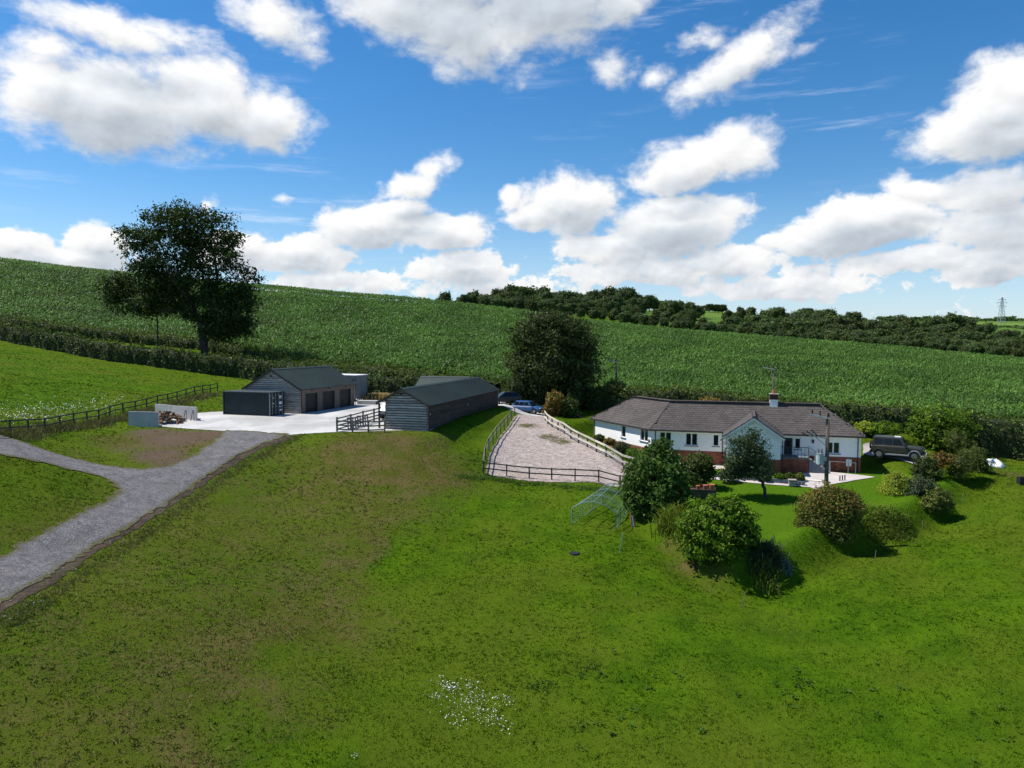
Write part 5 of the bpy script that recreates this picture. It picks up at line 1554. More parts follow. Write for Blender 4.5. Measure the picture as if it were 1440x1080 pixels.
def bush(name, label, cat, mt, Y, L_, n, leaf, base=None, stem=None, core=.62, group=None, depth=1.0, asp=.55, mat2=None, lump=.16, extra=None):
    lb = lobes_px(Y, L_, depth, len(L_) * 7 + int(L_[0][0]))
    cx = np.mean([l[0] for l in lb]); cy = np.mean([l[1] for l in lb])
    b = ground([cx, cy, 0]) if base is None else base
    t = empty(name, b, label, cat, group)
    P, N = blob_pts(lb, int(n * 1.12), lump=lump)
    ok = P[:, 2] > H(P[:, 0], P[:, 1]) + .02; P, N = P[ok], N[ok]
    V, Fc = leaf_mesh(P, N, leaf, asp)
    mesh_np('foliage', V, Fc, mt, t)
    if mat2 is not None:
        P, N = blob_pts(lb, n // 5, lump=lump); k = P[:, 2] > np.quantile(P[:, 2], .62); V, Fc = leaf_mesh(P[k] + N[k] * leaf * .3, N[k], leaf, asp); mesh_np('new_growth', V, Fc, mat2, t)['kind'] = 'stuff'
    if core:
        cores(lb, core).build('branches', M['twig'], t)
    if stem:
        mb = MB(); pts = [ground(at(*stem[0]))] + [at(*s) for s in stem[1:]]
        r0 = stem_r(stem, Y)
        for i in range(len(pts) - 1): mb.tube(pts[i] - (np.array([0, 0, .2]) if i == 0 else 0), pts[i + 1], r0 * (1 - .25 * i), r0 * (1 - .25 * (i + 1)), n=8)
        mb.build('trunk', M['bark'], t)
    return t


def stem_r(stem, Y): return .0034 * Y if len(stem) < 4 else .0045 * Y


def skeleton_tree(name, label, cat, mt, Y, trunks, L_, ncl, per, clr, leaf, r_tip=.035, group=None, depth=1.0, seed=3, gap=.0):
    """trunk and limbs grown towards leaf clusters spread through the crown lobes"""
    r = np.random.default_rng(seed)
    lb = np.array(lobes_px(Y, L_, depth, seed))
    base = ground(at(*trunks[0][0]))
    t = empty(name, base, label, cat, group)
    nodes, par = [], []
    for tr in trunks:
        pts = [at(*p) for p in tr]
        if tr is trunks[0]: pts[0] = base - np.array([0, 0, .3])
        prev = -1
        if tr is not trunks[0]:
            prev = int(np.argmin([np.linalg.norm(np.array(q) - pts[0]) for q in nodes]))
        for i in range(len(pts) - 1):
            m = 3
            for s in range(m):
                nodes.append(pts[i] + (pts[i + 1] - pts[i]) * s / m + r.normal(size=3) * .05); par.append(prev); prev = len(nodes) - 1
        nodes.append(pts[-1]); par.append(prev)
    w = lb[:, 3] * lb[:, 5]; w = w / w.sum()
    k = r.choice(len(lb), ncl, p=w); d = r.normal(size=(ncl, 3)); d = unit(d) * (r.random((ncl, 1)) ** .4)
    C = lb[k, :3] + d * lb[k, 3:]
    C = C[np.argsort(np.linalg.norm(C - np.array(nodes[len(nodes) // 2]), axis=1))]
    for c in C:
        A = np.array(nodes); dist = np.linalg.norm(A - c, axis=1) + 1.2 * np.maximum(0, A[:, 2] - c[2] + .3) + (np.arange(len(A)) < 4) * 6
        j = int(np.argmin(dist)); a = A[j]; prev = j; m = max(2, min(5, int(np.linalg.norm(c - a) / .9) + 1))
        mid = (a + c) / 2 + np.array([0, 0, .12 * np.linalg.norm(c - a)]) + r.normal(size=3) * .15 * np.linalg.norm(c - a) * .5
        for s in range(1, m + 1):
            u = s / m; nodes.append((1 - u) ** 2 * a + 2 * u * (1 - u) * mid + u * u * c); par.append(prev); prev = len(nodes) - 1
    cnt = np.zeros(len(nodes)); ch = set(par)
    for i in range(len(nodes) - 1, -1, -1):
        if i not in ch: cnt[i] += 1
        if par[i] >= 0: cnt[par[i]] += cnt[i]
    rad = r_tip * np.maximum(cnt, 1) ** .5
    mb = MB()
    for i, p in enumerate(par):
        if p >= 0 and np.linalg.norm(np.array(nodes[i]) - nodes[p]) > 1e-3: mb.tube(nodes[p], nodes[i], min(rad[p], rad[i] * 1.25), rad[i], n=7 if rad[i] > .12 else 4, cap=False)
    mb.build('trunk', M['bark'], t)
    q = np.repeat(C, per, 0); dd = r.normal(size=q.shape); q = q + dd * np.array([clr, clr, clr * .62])
    V, Fc = leaf_mesh(q, unit(dd + np.array([0, 0, .6])), leaf)
    mesh_np('crown', V, Fc, mt, t)
    return t


def strap_clump(name, label, cat, mt, spots, n, h, w, spread, group=None, kind=None, droop=.5):
    """arching strap leaves; spots = list of ground points"""
    S = np.array(spots); k = rng.integers(0, len(S), n); base = S[k] + np.stack([rng.normal(0, spread, n), rng.normal(0, spread, n), np.zeros(n)], 1)
    base[:, 2] = H(base[:, 0], base[:, 1]) - .02
    a = rng.random(n) * 6.283; hh = h * rng.uniform(.6, 1.15, n); out = np.stack([np.cos(a), np.sin(a), np.zeros(n)], 1)
    sd = np.stack([-np.sin(a), np.cos(a), np.zeros(n)], 1) * (w * .5)
    z = np.array([0, 0, 1.])
    m = base + out * (hh * .18 * droop * 2)[:, None] + z * (hh * .62)[:, None]; tip = base + out * (hh * droop)[:, None] + z * (hh * (1 - .35 * droop * 1.2))[:, None]
    V = np.stack([base - sd, base + sd, m + sd, m - sd, tip + sd * .2, tip - sd * .2], 1).reshape(-1, 3)
    i = np.arange(n)[:, None] * 6
    Fc = np.concatenate([i + np.array([0, 1, 2, 3]), i + np.array([3, 2, 4, 5])])
    o = mesh_np(name, V, Fc, mt, loc=S.mean(0))
    tag(o, label, cat, group, kind)
    return o


# ------------------------------------------------------------------ the two large trees
skeleton_tree('field_tree', 'tall spreading tree with open crown standing above the hedge against the sky', 'tree', L['oak'], 131,
    [[(289, 489, 131), (284, 460, 131), (275, 438, 131), (262, 410, 131), (252, 382, 131), (244, 350, 131)], [(286, 468, 131), (297, 445, 131.5), (303, 415, 132), (306, 385, 132), (300, 350, 132.5)], [(272, 430, 131), (250, 400, 129), (228, 370, 128), (212, 345, 128)]],
    [(196, 328, 22, 13), (225, 306, 26, 15), (262, 300, 34, 14), (300, 312, 26, 16), (318, 338, 20, 18), (296, 348, 32, 20), (180, 345, 18, 11), (215, 338, 30, 16), (256, 330, 36, 20), (205, 368, 24, 13), (172, 395, 18, 9), (238, 368, 26, 14), (272, 372, 24, 14),
     (338, 378, 20, 11), (322, 398, 24, 14), (350, 392, 12, 9), (318, 430, 28, 20), (336, 450, 22, 20), (312, 462, 22, 14), (350, 432, 12, 16), (185, 412, 30, 16), (218, 402, 28, 18), (172, 424, 18, 14), (210, 428, 22, 14), (295, 395, 22, 14), (245, 395, 24, 14), (232, 418, 20, 12), (262, 345, 30, 22), (310, 365, 26, 18), (215, 355, 28, 16), (285, 330, 30, 18), (330, 415, 26, 18), (300, 440, 20, 16), (345, 410, 18, 14), (240, 402, 28, 16), (270, 396, 24, 16), (205, 390, 30, 18), (255, 418, 20, 12), (290, 420, 22, 18), (275, 375, 30, 18), (325, 455, 24, 20), (195, 435, 22, 10), (272, 448, 20, 12), (300, 466, 26, 14), (255, 436, 20, 12), (322, 474, 26, 12), (345, 465, 16, 14), (160, 405, 16, 14)],
    620, 78, .85, .46, r_tip=.046, depth=.95, seed=5)
skeleton_tree('hedge_tree', 'slim young tree with low twiggy crown left of the tall spreading tree', 'tree', L['hedge'], 133,
    [[(222, 473, 133), (221, 455, 133), (220, 440, 133), (219, 425, 133)]], [(206, 438, 16, 9), (230, 430, 14, 9), (218, 420, 15, 8), (190, 440, 10, 6), (240, 445, 8, 6)], 44, 44, .7, .32, r_tip=.03, seed=8)
bush('sycamore', 'large dense dark tree between the stable barn and bungalow', 'tree', L['sycamore'], 96,
     [(770, 452, 34, 16), (802, 462, 30, 18), (745, 472, 30, 20), (776, 480, 44, 26), (816, 488, 26, 22), (735, 508, 26, 24), (772, 512, 46, 28), (815, 518, 32, 26), (732, 545, 24, 20), (762, 545, 40, 24), (806, 548, 34, 22), (744, 566, 24, 12), (784, 570, 42, 14), (832, 556, 16, 12), (716, 556, 12, 10), (742, 577, 22, 9), (792, 580, 30, 11), (722, 566, 12, 10), (826, 572, 20, 12)],
     29000, .34, stem=[(768, 592, 94), (769, 560, 95), (772, 520, 96), (774, 480, 96)], depth=.95, lump=.27, core=.62)

# ------------------------------------------------------------------ shrubs and small trees of the garden
bush('round_bush', 'largest round dark green bush at the corner of the gravel pen', 'bush', L['round'], 53.5,
     [(920, 652, 34, 26), (897, 672, 22, 24), (945, 668, 26, 26), (920, 690, 42, 32), (894, 700, 20, 22), (950, 695, 20, 26), (918, 716, 32, 16), (930, 628, 16, 12)], 13000, .24, lump=.2)
bush('small_tree', 'small brownish shrub tree beside the raised bed before the bungalow', 'bush', L['orange_green'] if 'orange_green' in L else L['dark_shrub'], 60,
     [(984, 650, 18, 13), (972, 664, 14, 14), (996, 664, 12, 12), (982, 674, 16, 10)], 3600, .2, stem=[(985, 696, 59), (985, 670, 60)], mat2=L['olive'])
skeleton_tree('fruit_tree', 'small leaning fruit tree with dark trunk on the garden lawn', 'tree', L['fruit'], 57,
    [[(1079, 697, 56.5), (1075, 687, 57), (1068, 674, 57), (1060, 660, 57), (1054, 642, 57)], [(1066, 670, 57), (1050, 655, 56.5), (1036, 645, 56.5)]],
    [(1060, 622, 17, 11), (1033, 622, 10, 10), (1040, 640, 20, 14), (1064, 640, 18, 14), (1030, 655, 14, 12), (1058, 660, 22, 12), (1026, 668, 10, 8), (1072, 655, 10, 10), (1045, 668, 16, 6), (1062, 610, 8, 7)], 150, 68, .30, .17, r_tip=.014, seed=4)
bush('laurel_bush', 'wide glossy green bush on the corner of the garden bank', 'bush', L['laurel'], 46.5,
     [(1005, 722, 34, 22), (1035, 728, 26, 22), (978, 742, 26, 26), (1012, 750, 42, 32), (1045, 755, 22, 24), (985, 772, 26, 20), (1020, 780, 28, 14), (1030, 710, 16, 12)], 13000, .22, lump=.22)
bush('red_tipped_bush', 'large domed bush with reddish tips around the foot of the electricity pole', 'bush', L['photinia'], 49.6,
     [(1165, 722, 45, 38), (1150, 732, 32, 28), (1185, 714, 30, 26), (1165, 745, 38, 20), (1170, 700, 28, 16)], 15000, .17, lump=.06, mat2=L['red_tip'])
bush('golden_conifer', 'yellow green clipped conifer mound near the driveway', 'shrub', L['gold'], 58.5,
     [(1261, 682, 20, 18), (1259, 690, 24, 14), (1263, 672, 12, 10)], 7000, .13, lump=.12)
bush('dark_shrub', 'dark grey green spreading shrub right of the yellow conifer', 'shrub', L['grey_green'], 57.0,
     [(1293, 684, 18, 14), (1285, 696, 14, 13), (1308, 694, 16, 13)], 4200, .16, lump=.25)
bush('spreading_shrub', 'olive green shrub on the bank in front of the dark grey green shrub', 'shrub', L['olive'], 55.5,
     [(1320, 700, 16, 13), (1308, 710, 15, 9), (1330, 708, 10, 8)], 3400, .17, lump=.25)
bush('dark_shrub', 'dark purple green shrub by the narrow mesh screen', 'shrub', L['dark_shrub'], 61.5,
     [(1302, 654, 15, 12), (1308, 664, 16, 9), (1292, 662, 10, 9)], 3200, .17, lump=.25)
bush('autumn_shrub', 'yellow and orange leaved shrub behind the dark shrubs near the car', 'shrub', L['orange'], 62.5,
     [(1325, 645, 15, 9), (1318, 652, 12, 9)], 2000, .17, lump=.25)
bush('broom_shrub', 'feathery olive shrub to the right of the orange leaved shrub', 'shrub', L['olive'], 62.5,
     [(1352, 650, 18, 14), (1345, 664, 14, 8), (1362, 640, 11, 9)], 3800, .19, lump=.25, asp=.25)
bush('broom_shrub', 'taller feathery green shrub in front of the tall right hand hedge', 'shrub', L['olive'], 64.5,
     [(1372, 645, 13, 16), (1382, 655, 12, 13), (1362, 662, 10, 7)], 3200, .19, lump=.3, asp=.25)
bush('big_shrub', 'big bright green shrub behind the parked off-road car', 'shrub', L['laurel'], 74,
     [(1318, 588, 32, 17), (1290, 602, 16, 14), (1345, 600, 26, 22), (1318, 612, 30, 17)], 6500, .26, lump=.25)
bush('tall_shrub', 'feathery mid green shrub between the car bonnet and tall hedge', 'shrub', L['olive'], 69,
     [(1345, 618, 14, 14), (1355, 625, 12, 12)], 2400, .2, lump=.3, asp=.25)
bush('green_shrub', 'rounded green shrub behind the back of the off-road car', 'shrub', L['laurel'], 75.5, [(1246, 602, 20, 9), (1234, 606, 12, 8)], 2400, .22)
bush('yellow_shrub', 'yellowish shrub showing past the right end of the bungalow roof', 'shrub', L['gold'], 76, [(1216, 602, 14, 9), (1206, 606, 10, 7)], 1800, .22)
bush('orange_shrub', 'orange flowered shrub showing over the bungalow ridge', 'shrub', L['orange'], 84, [(997, 565, 15, 7), (1008, 567, 10, 5)], 1800, .2)
bush('pen_shrub', 'orange and green shrub at the top end of the pale fence', 'shrub', L['orange'], 88.5, [(780, 562, 12, 12), (773, 575, 10, 10), (786, 578, 10, 8)], 2600, .24, mat2=L['olive'])
bush('pen_conifer', 'dark green shrub beside the orange shrub below the large dark tree', 'shrub', L['dark_shrub'], 89, [(800, 572, 14, 13), (806, 584, 14, 10)], 2600, .24)
bush('pole_shrub', 'dark shrub at the foot of the bare wooden pole by the field', 'shrub', L['dark_shrub'], 93, [(864, 545, 17, 11), (846, 552, 14, 9), (880, 552, 12, 8)], 2600, .28)
FB = 'flower bed shrubs below the pale fence'
for k, (px, py, rx, ry, mt, lb) in enumerate(((843, 616, 7, 5, 'dark_shrub', 'small dark shrub at the upper end of the flower bed beside the wing'), (857, 621, 8, 5, 'orange', 'orange flowered shrub in the bed below the pale fence'), (874, 630, 12, 9, 'grey_green', 'rounded grey green shrub in the bed before the wing window'), (890, 637, 9, 7, 'laurel', 'bright green shrub at the lower end of the bed by the wing'))):
    bush('bed_shrub', lb, 'shrub', L[mt], 76 - k * 2.5, [(px, py, rx, ry), (px + rx * .5, py + 2, rx * .6, ry * .8)], 1300, .17, group=FB)
BB = 'plants in the border before the bungalow'
for k, (px, py, rx, ry, mt, lb) in enumerate(((1078, 672, 6, 5, 'grey_green', 'low grey plant at the left of the flower border'), (1096, 671, 7, 6, 'laurel', 'bright green plant in the left half of the flower border'), (1110, 672, 8, 7, 'dark_shrub', 'dark rounded plant in the middle of the flower border'), (1124, 671, 7, 6, 'olive', 'olive plant at the right end of the flower border'))):
    bush('border_plant', lb, 'plant', L[mt], 60.8, [(px, py, rx, ry), (px + 3, py + 1, rx * .6, ry * .8)], 1100, .13, group=BB)
bush('border_bush', 'low dark bush beside the patio left of the fruit tree', 'shrub', L['dark_shrub'], 61, [(1018, 668, 8, 6), (1030, 670, 8, 4)], 1400, .15)
strap_clump('strap_plant', 'tall strap leaved clump under the largest round bush', 'plant', L['blade'], [gp(x, y) for x, y in ((936, 742), (950, 745), (944, 735), (962, 750))], 520, 1.5, .06, .35)
strap_clump('flax_clump', 'dark spiky strap leaved clump right of the glossy bush', 'plant', L['dark_blade'], [gp(x, y) for x, y in ((1062, 792), (1076, 797), (1090, 792), (1082, 785))], 340, .95, .07, .35)
strap_clump('flax_clump', 'thin grassy clump on the dark bank below the glossy bush', 'plant', L['blade'], [gp(x, y) for x, y in ((1076, 824), (1084, 820), (1070, 815))], 200, .9, .05, .3)
strap_clump('agave_plant', 'small blue grey spiky plant beside the dark strap leaved clump', 'plant', L['blue_leaf'], [gp(1103, 801), gp(1108, 803)], 90, .65, .10, .10)
strap_clump('iris_clump', 'wide clump of arching strap leaves on the grassy mound', 'plant', L['blade'], [gp(x, y) for x, y in ((1225, 735), (1238, 728), (1252, 735), (1262, 728), (1245, 745), (1272, 738), (1235, 750), (1255, 752), (1222, 745), (1266, 748))], 2200, .36, .045, .4, droop=.8)
strap_clump('dry_grass_clump', 'ochre clump of long dry grass beside the site store', 'plant', L['ochre'], [ground(at(px, 560, 97)) for px in (520, 527, 534, 541)], 900, 1.25, .09, .7)


# ------------------------------------------------------------------ hedges
def hedge(label, path, heights, width, per_m, leaf, mt, mtop, name='hedge'):
    P = [np.array(p[:2], float) for p in path]
    hs = np.interp(np.linspace(0, 1, 400), np.linspace(0, 1, len(heights)), heights)
    seg = np.array([np.linalg.norm(b - a) for a, b in zip(P[:-1], P[1:])]); cum = np.concatenate([[0], np.cumsum(seg)]); tot = cum[-1]
    X = np.array([p[0] for p in P]); Yv = np.array([p[1] for p in P])
    def along(s):
        x, y = np.interp(s, cum, X), np.interp(s, cum, Yv)
        e = .5; tx, ty = np.interp(s + e, cum, X) - np.interp(s - e, cum, X), np.interp(s + e, cum, Yv) - np.interp(s - e, cum, Yv)
        l = np.hypot(tx, ty) + 1e-9; return x, y, -ty / l, tx / l
    hh = lambda s: np.interp(s / tot, np.linspace(0, 1, 400), hs) * (1 + .10 * np.sin(s * .9) * np.sin(s * .37 + 1) + .07 * np.sin(s * 2.3 + .5) + .05 * np.sin(s * 5.1))
    ww = lambda s: width * .5 * (1 + .12 * np.sin(s * .7 + 2) + .10 * np.sin(s * 1.9))
    mid = along(np.array([tot / 2])); t = empty(name, (mid[0][0], mid[1][0], h1(mid[0][0], mid[1][0])), label, 'hedge')
    def pts(n, top):
        s = rng.random(n) * tot
        x, y, nx, ny = along(s); h = hh(s); w = ww(s)
        if top:
            b = rng.uniform(-1, 1, n); z = h * (1 + rng.normal(0, .07, n) - .12 * b * b) + np.abs(rng.normal(0, .10, n)); N = np.stack([nx * b * .4, ny * b * .4, np.ones(n)], 1)
        else:
            b = np.where(rng.random(n) < .62, -1, 1) * np.where((along(s)[3]) > 0, 1, 1) * (1 - np.abs(rng.normal(0, .12, n))); f = rng.random(n) ** .8; z = f * h; b = b * (1.08 - .22 * f) * (1 + .14 * np.sin(s * 3.1 + z * 2.2))
            N = np.stack([nx * np.sign(b), ny * np.sign(b), np.full(n, .35)], 1)
        px, py = x + nx * b * w, y + ny * b * w
        return np.stack([px, py, H(px, py) + z], 1), N
    nside = int(tot * per_m * .62); ntop = int(tot * per_m * .38)
    Pn, N = pts(nside, False); V, Fc = leaf_mesh(Pn, N, leaf); mesh_np('side_leaves', V, Fc, mt, t)
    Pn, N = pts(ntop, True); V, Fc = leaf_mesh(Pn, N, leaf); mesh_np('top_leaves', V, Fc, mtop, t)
    s = np.linspace(0, tot, max(8, int(tot / 1.2))); x, y, nx, ny = along(s); h = hh(s); w = ww(s)
    ring = []
    for b, f in ((-.86, -.15), (-.8, .55), (-.45, .9), (.45, .9), (.8, .55), (.86, -.15)):
        px, py = x + nx * b * w, y + ny * b * w; ring.append(np.stack([px, py, H(px, py) + h * f], 1))
    Rg = np.stack(ring, 1); n = len(s); i = np.arange(n - 1)[:, None] * 6 + np.arange(5)
    Fc = np.stack([i, i + 1, i + 7, i + 6], -1).reshape(-1, 4); mesh_np('branches', Rg.reshape(-1, 3), Fc, M['twig'], t)
    return t


AT = lambda *c: at(*c)
HA = [AT(-120, 462, 153), AT(0, 476, 142), AT(150, 505, 128), AT(260, 520, 123.5), AT(345, 530, 122), AT(430, 545, 115.5), AT(510, 557, 108.5), AT(600, 562, 106), AT(690, 566, 102)]
hedge('long dark hedge between the upper pasture and maize field, running behind the barns', HA, [2.6, 2.8, 3.0, 2.9, 2.8, 3.0, 3.2, 3.0, 2.8], 2.8, 105, .40, L['hedge'], L['hedge'])
HC = [AT(835, 575, 95), AT(880, 576, 91.5), AT(1020, 588, 86), AT(1180, 603, 81.5), AT(1250, 612, 79), AT(1310, 622, 77.5)]
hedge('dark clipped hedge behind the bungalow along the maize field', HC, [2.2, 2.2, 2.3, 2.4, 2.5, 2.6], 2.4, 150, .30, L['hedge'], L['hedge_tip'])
HD = [AT(1318, 624, 77), AT(1370, 632, 75.5), AT(1440, 645, 74.5), AT(1540, 660, 75)]
hedge('tall dark hedge at the right edge beyond the white plastic sheet', HD, [3.6, 3.7, 3.4, 3.4], 3.4, 240, .28, L['hedge'], L['hedge'])
me = [np.array(p) for p in MAIZE_EDGE]
HB = [p + np.array([-.0, -2.2]) for p in me[:7]]
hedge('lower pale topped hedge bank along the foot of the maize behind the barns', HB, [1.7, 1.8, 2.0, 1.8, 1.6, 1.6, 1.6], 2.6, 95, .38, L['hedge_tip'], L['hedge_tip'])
HE = [p + np.array([0, -1.6]) for p in me[7:]]
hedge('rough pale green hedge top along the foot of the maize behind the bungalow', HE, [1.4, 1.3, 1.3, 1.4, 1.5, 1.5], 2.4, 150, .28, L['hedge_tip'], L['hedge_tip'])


# ------------------------------------------------------------------ maize
def maize():
    pts = []
    for (y0, y1, den) in ((80, 110, 3.2), (110, 140, 2.4), (140, 180, 1.6), (180, 230, 1.1), (230, 320, .8)):
        x0, x1 = -.84 * y1, .84 * y1
        n = int((x1 - x0) * (y1 - y0) * den)
        x, y = rng.uniform(x0, x1, n), rng.uniform(y0, y1, n)
        k = (sdf(x, y, MAIZE) < 0) & (np.abs(x) < .80 * y)
        pts.append(np.stack([x[k], y[k], np.full(k.sum(), 1 / math.sqrt(den))], 1))
    P = np.concatenate(pts); n = len(P); z = H(P[:, 0], P[:, 1])
    per = 7
    b = np.repeat(np.stack([P[:, 0], P[:, 1], z], 1), per, 0); sc = np.repeat(P[:, 2], per); m = len(b)
    jit = rng.normal(0, .28, (m, 2)) * sc[:, None]
    b[:, :2] += jit
    ht = np.repeat(1 + .10 * np.sin(P[:, 0] * .13) * np.sin(P[:, 1] * .1) + rng.normal(0, .07, n), per)
    b[:, 2] += rng.uniform(.9, 1.75, m) * ht
    a = rng.random(m) * 6.283; L_ = rng.uniform(.5, .9, m) * (.50 + .50 * sc)
    out = np.stack([np.cos(a), np.sin(a), np.zeros(m)], 1); sd = np.stack([-np.sin(a), np.cos(a), np.zeros(m)], 1) * (.062 + .10 * sc * .9)[:, None] * .62
    zz = np.array([0, 0, 1.])
    up = rng.uniform(.35, .8, m)
    mid = b + out * (L_ * .5)[:, None] + zz * (L_ * up * .8)[:, None]; tip = b + out * L_[:, None] + zz * (L_ * (up * .8 - .25))[:, None]
    V = np.stack([b - sd * .7, b + sd * .7, mid + sd, mid - sd, tip + sd * .25, tip - sd * .25], 1).reshape(-1, 3)
    i = np.arange(m)[:, None] * 6
    Fc = np.concatenate([i + np.array([0, 1, 2, 3]), i + np.array([3, 2, 4, 5])])
    o = mesh_np('maize_crop', V, Fc, L['maize'], loc=(0, 150, h1(0, 150)))
    tag(o, 'broad field of green maize covering the hillside', 'crop', kind='stuff')
    print('maize leaves', m)


maize()


# ------------------------------------------------------------------ woods beyond the maize
def wood_protos():
    out = []
    for v in range(6):
        r = random.Random(40 + v); lb = []
        wide = 1.0 + .25 * (v % 3)
        for k in range(9):
            a = r.random() * 6.283; q = r.random() ** .5 * .30 * wide; zc = r.uniform(.42, .80)
            rr = r.uniform(.15, .24); lb.append((q * math.cos(a), q * math.sin(a), zc, rr, rr, rr * .85))
        lb.append((0, 0, .62, .30 * wide, .30 * wide, .30)); lb.append((0, 0, .34, .30 * wide, .30 * wide, .2))
        P, N = blob_pts(lb, 1700, shell=.16, lump=.12)
        V, Fc = leaf_mesh(P, N, .080)
        me = bpy.data.meshes.new('woodland_tree')
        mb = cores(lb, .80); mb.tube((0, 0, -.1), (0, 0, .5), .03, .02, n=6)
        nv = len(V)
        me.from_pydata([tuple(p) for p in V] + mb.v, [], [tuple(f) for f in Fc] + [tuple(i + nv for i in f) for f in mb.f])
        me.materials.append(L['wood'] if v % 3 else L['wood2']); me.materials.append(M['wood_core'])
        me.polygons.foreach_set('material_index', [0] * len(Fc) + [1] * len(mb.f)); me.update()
        out.append(me)
    return out


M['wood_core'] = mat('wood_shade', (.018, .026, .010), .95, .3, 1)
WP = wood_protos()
SKY_W = [(590, 415), (604, 411), (626, 406), (650, 411), (690, 407), (725, 399), (760, 405), (795, 399), (835, 410), (858, 404), (882, 405), (905, 413), (945, 422), (1000, 429), (1048, 427), (1075, 434), (1125, 432), (1145, 426), (1180, 435), (1240, 443), (1300, 447), (1345, 443), (1365, 452), (1400, 460), (1440, 462), (1560, 470)]
EDGE_W = [(590, 419), (720, 433), (830, 449), (1000, 465), (1200, 481), (1440, 502), (1560, 511)]
EDGE_Y = [(590, 262), (720, 256), (830, 250), (1000, 236), (1200, 220), (1440, 202), (1560, 192)]
ip = lambda T, x: float(np.interp(x, [t[0] for t in T], [t[1] for t in T]))
wr_ = random.Random(11)
WL = {}
CELLS = [(612, 'standing alone farthest left'), (640, 'standing alone second from the left'), (690, 'above the far end of the stable barn'), (735, 'left of the large dark tree'), (790, 'straight above the large dark tree'), (845, 'just right of the large dark tree'),
         (890, 'above the bare wooden pole'), (930, 'above the left end of the bungalow'), (975, 'above the bend of the bungalow roof'), (1015, 'above the orange shrub behind the roof'), (1070, 'above the bungalow gable'), (1110, 'above the chimney'), (1150, 'left of the electricity pole line'), (1190, 'above the garden electricity pole'),
         (1235, 'above the right end of the bungalow'), (1275, 'above the back of the off-road car'), (1315, 'above the front of the off-road car'), (1355, 'above the shrubs right of the car'), (1395, 'left of the pylon'), (1430, 'below the pylon'), (2000, 'at the right edge past the pylon')]
wood_n = 0
ROWS = [(1.0, 150), (.80, 110), (.60, 75), (.40, 42), (.20, 20)]
for row, (tt, dY) in enumerate(ROWS):
    px = 594 + wr_.random() * 10
    while px < 1475:
        ys, ye, yy = ip(SKY_W, px), ip(EDGE_W, px), ip(EDGE_Y, px)
        span = ye - ys
        step = wr_.uniform(11, 19)
        if (span < 20 and row in (1, 3)) or (px < 645 and (row > 0 or not (597 < px < 610 or 618 < px < 634))):
            px += step * .6 if px < 645 else step; continue
        top = ye + (ys - ye) * tt + (wr_.uniform(-3.0, 5.0) if row else wr_.choice([-4, -2, 0, 1, 3, 5, 6]))
        Y = yy + 12 + dY * (.5 + span / 60) * wr_.uniform(.9, 1.1)
        if 988 < px < 1024 or 902 < px < 928:      # small meadows show between the far trees
            if row == 0: Y = 500 if px > 950 else 480
            elif top < (458 if px > 950 else 432): px += step; continue
        p = at(px, top, Y); g0 = h1(p[0], p[1]); hgt = p[2] - g0
        if hgt < 4.5: hgt = 4.5 + wr_.random() * 1.5; 
        if Y > 470 and row == 0: hgt = max(hgt, 6.0)
        if hgt > 19: g0 = p[2] - 19; hgt = 19; g0 = h1(p[0], p[1])
        o = bpy.data.objects.new('woodland_tree', WP[wr_.randrange(6)]); COL.objects.link(o)
        o.location = (p[0], p[1], g0 - .2)
        big = wr_.uniform(.8, 1.45); wd = (max(hgt * .78, 11 * Y / F) if row == 0 else max(hgt * .85, 17 * Y / F * .9)) * big * (1.15 if row == 0 and Y > 470 else 1)
        o.scale = (wd, wd, hgt * 1.04); o.rotation_euler = (0, 0, wr_.random() * 6.28)
        cell = [c for c in CELLS if px < c[0]][0][1]
        WL.setdefault((row, cell), []).append((px, o)); wood_n += 1
        px += step * (.45 if row == 0 and Y > 470 else 1)
ROWN = ['skyline tree', 'upper wood tree', 'middle row wood tree', 'lower wood tree', 'field edge wood tree']
for (row, cell), lst in WL.items():
    lst.sort(key=lambda q: q[0])
    n = len(lst)
    for i, (px, o) in enumerate(lst):
        pos = '' if n == 1 else ('left hand ' if i == 0 else 'right hand ' if i == n - 1 else 'middle ' if n == 3 else 'inner left ' if i < n / 2 - .5 else 'inner right ' if i > n / 2 - .5 else 'innermost ')
        pos = pos.replace('hand ', '') if n < 2 else pos
        tag(o, pos + ROWN[row] + ' ' + cell, 'tree', 'trees of the wood beyond the maize field')
print('wood trees', wood_n)


def far_wood():
    V, Fc = [], []
    P, N = [], []
    for px in np.arange(1235, 1500, .8):
        Y = 1780 + 60 * math.sin(px * .07); top = 446.5 + 1.6 * math.sin(px * .11) + 1.1 * math.sin(px * .37)
        p = at(px, top, Y)
        for k in range(26): P.append(p + np.array([rng.normal(0, 3), rng.normal(0, 8), -2 - rng.random() ** 1.5 * 26])); N.append((0, -.5, .6))
    for px in np.arange(1350, 1480, .8):
        Y = 980 + 40 * math.sin(px * .09); top = 459 + 1.2 * math.sin(px * .31)
        p = at(px, top, Y)
        for k in range(20): P.append(p + np.array([rng.normal(0, 2), rng.normal(0, 6), -rng.random() * 14])); N.append((0, -.5, .6))
    P = np.array(P); V, Fc = leaf_mesh(P, np.array(N), np.where(P[:, 1] > 1300, 6.0, 4.0))
    o = mesh_np('distant_woodland', V, Fc, L['wood'], loc=(P[:, 0].mean(), P[:, 1].mean(), P[:, 2].min())); tag(o, 'thin dark lines of distant woodland near the pylon', 'woodland', kind='stuff')


far_wood()

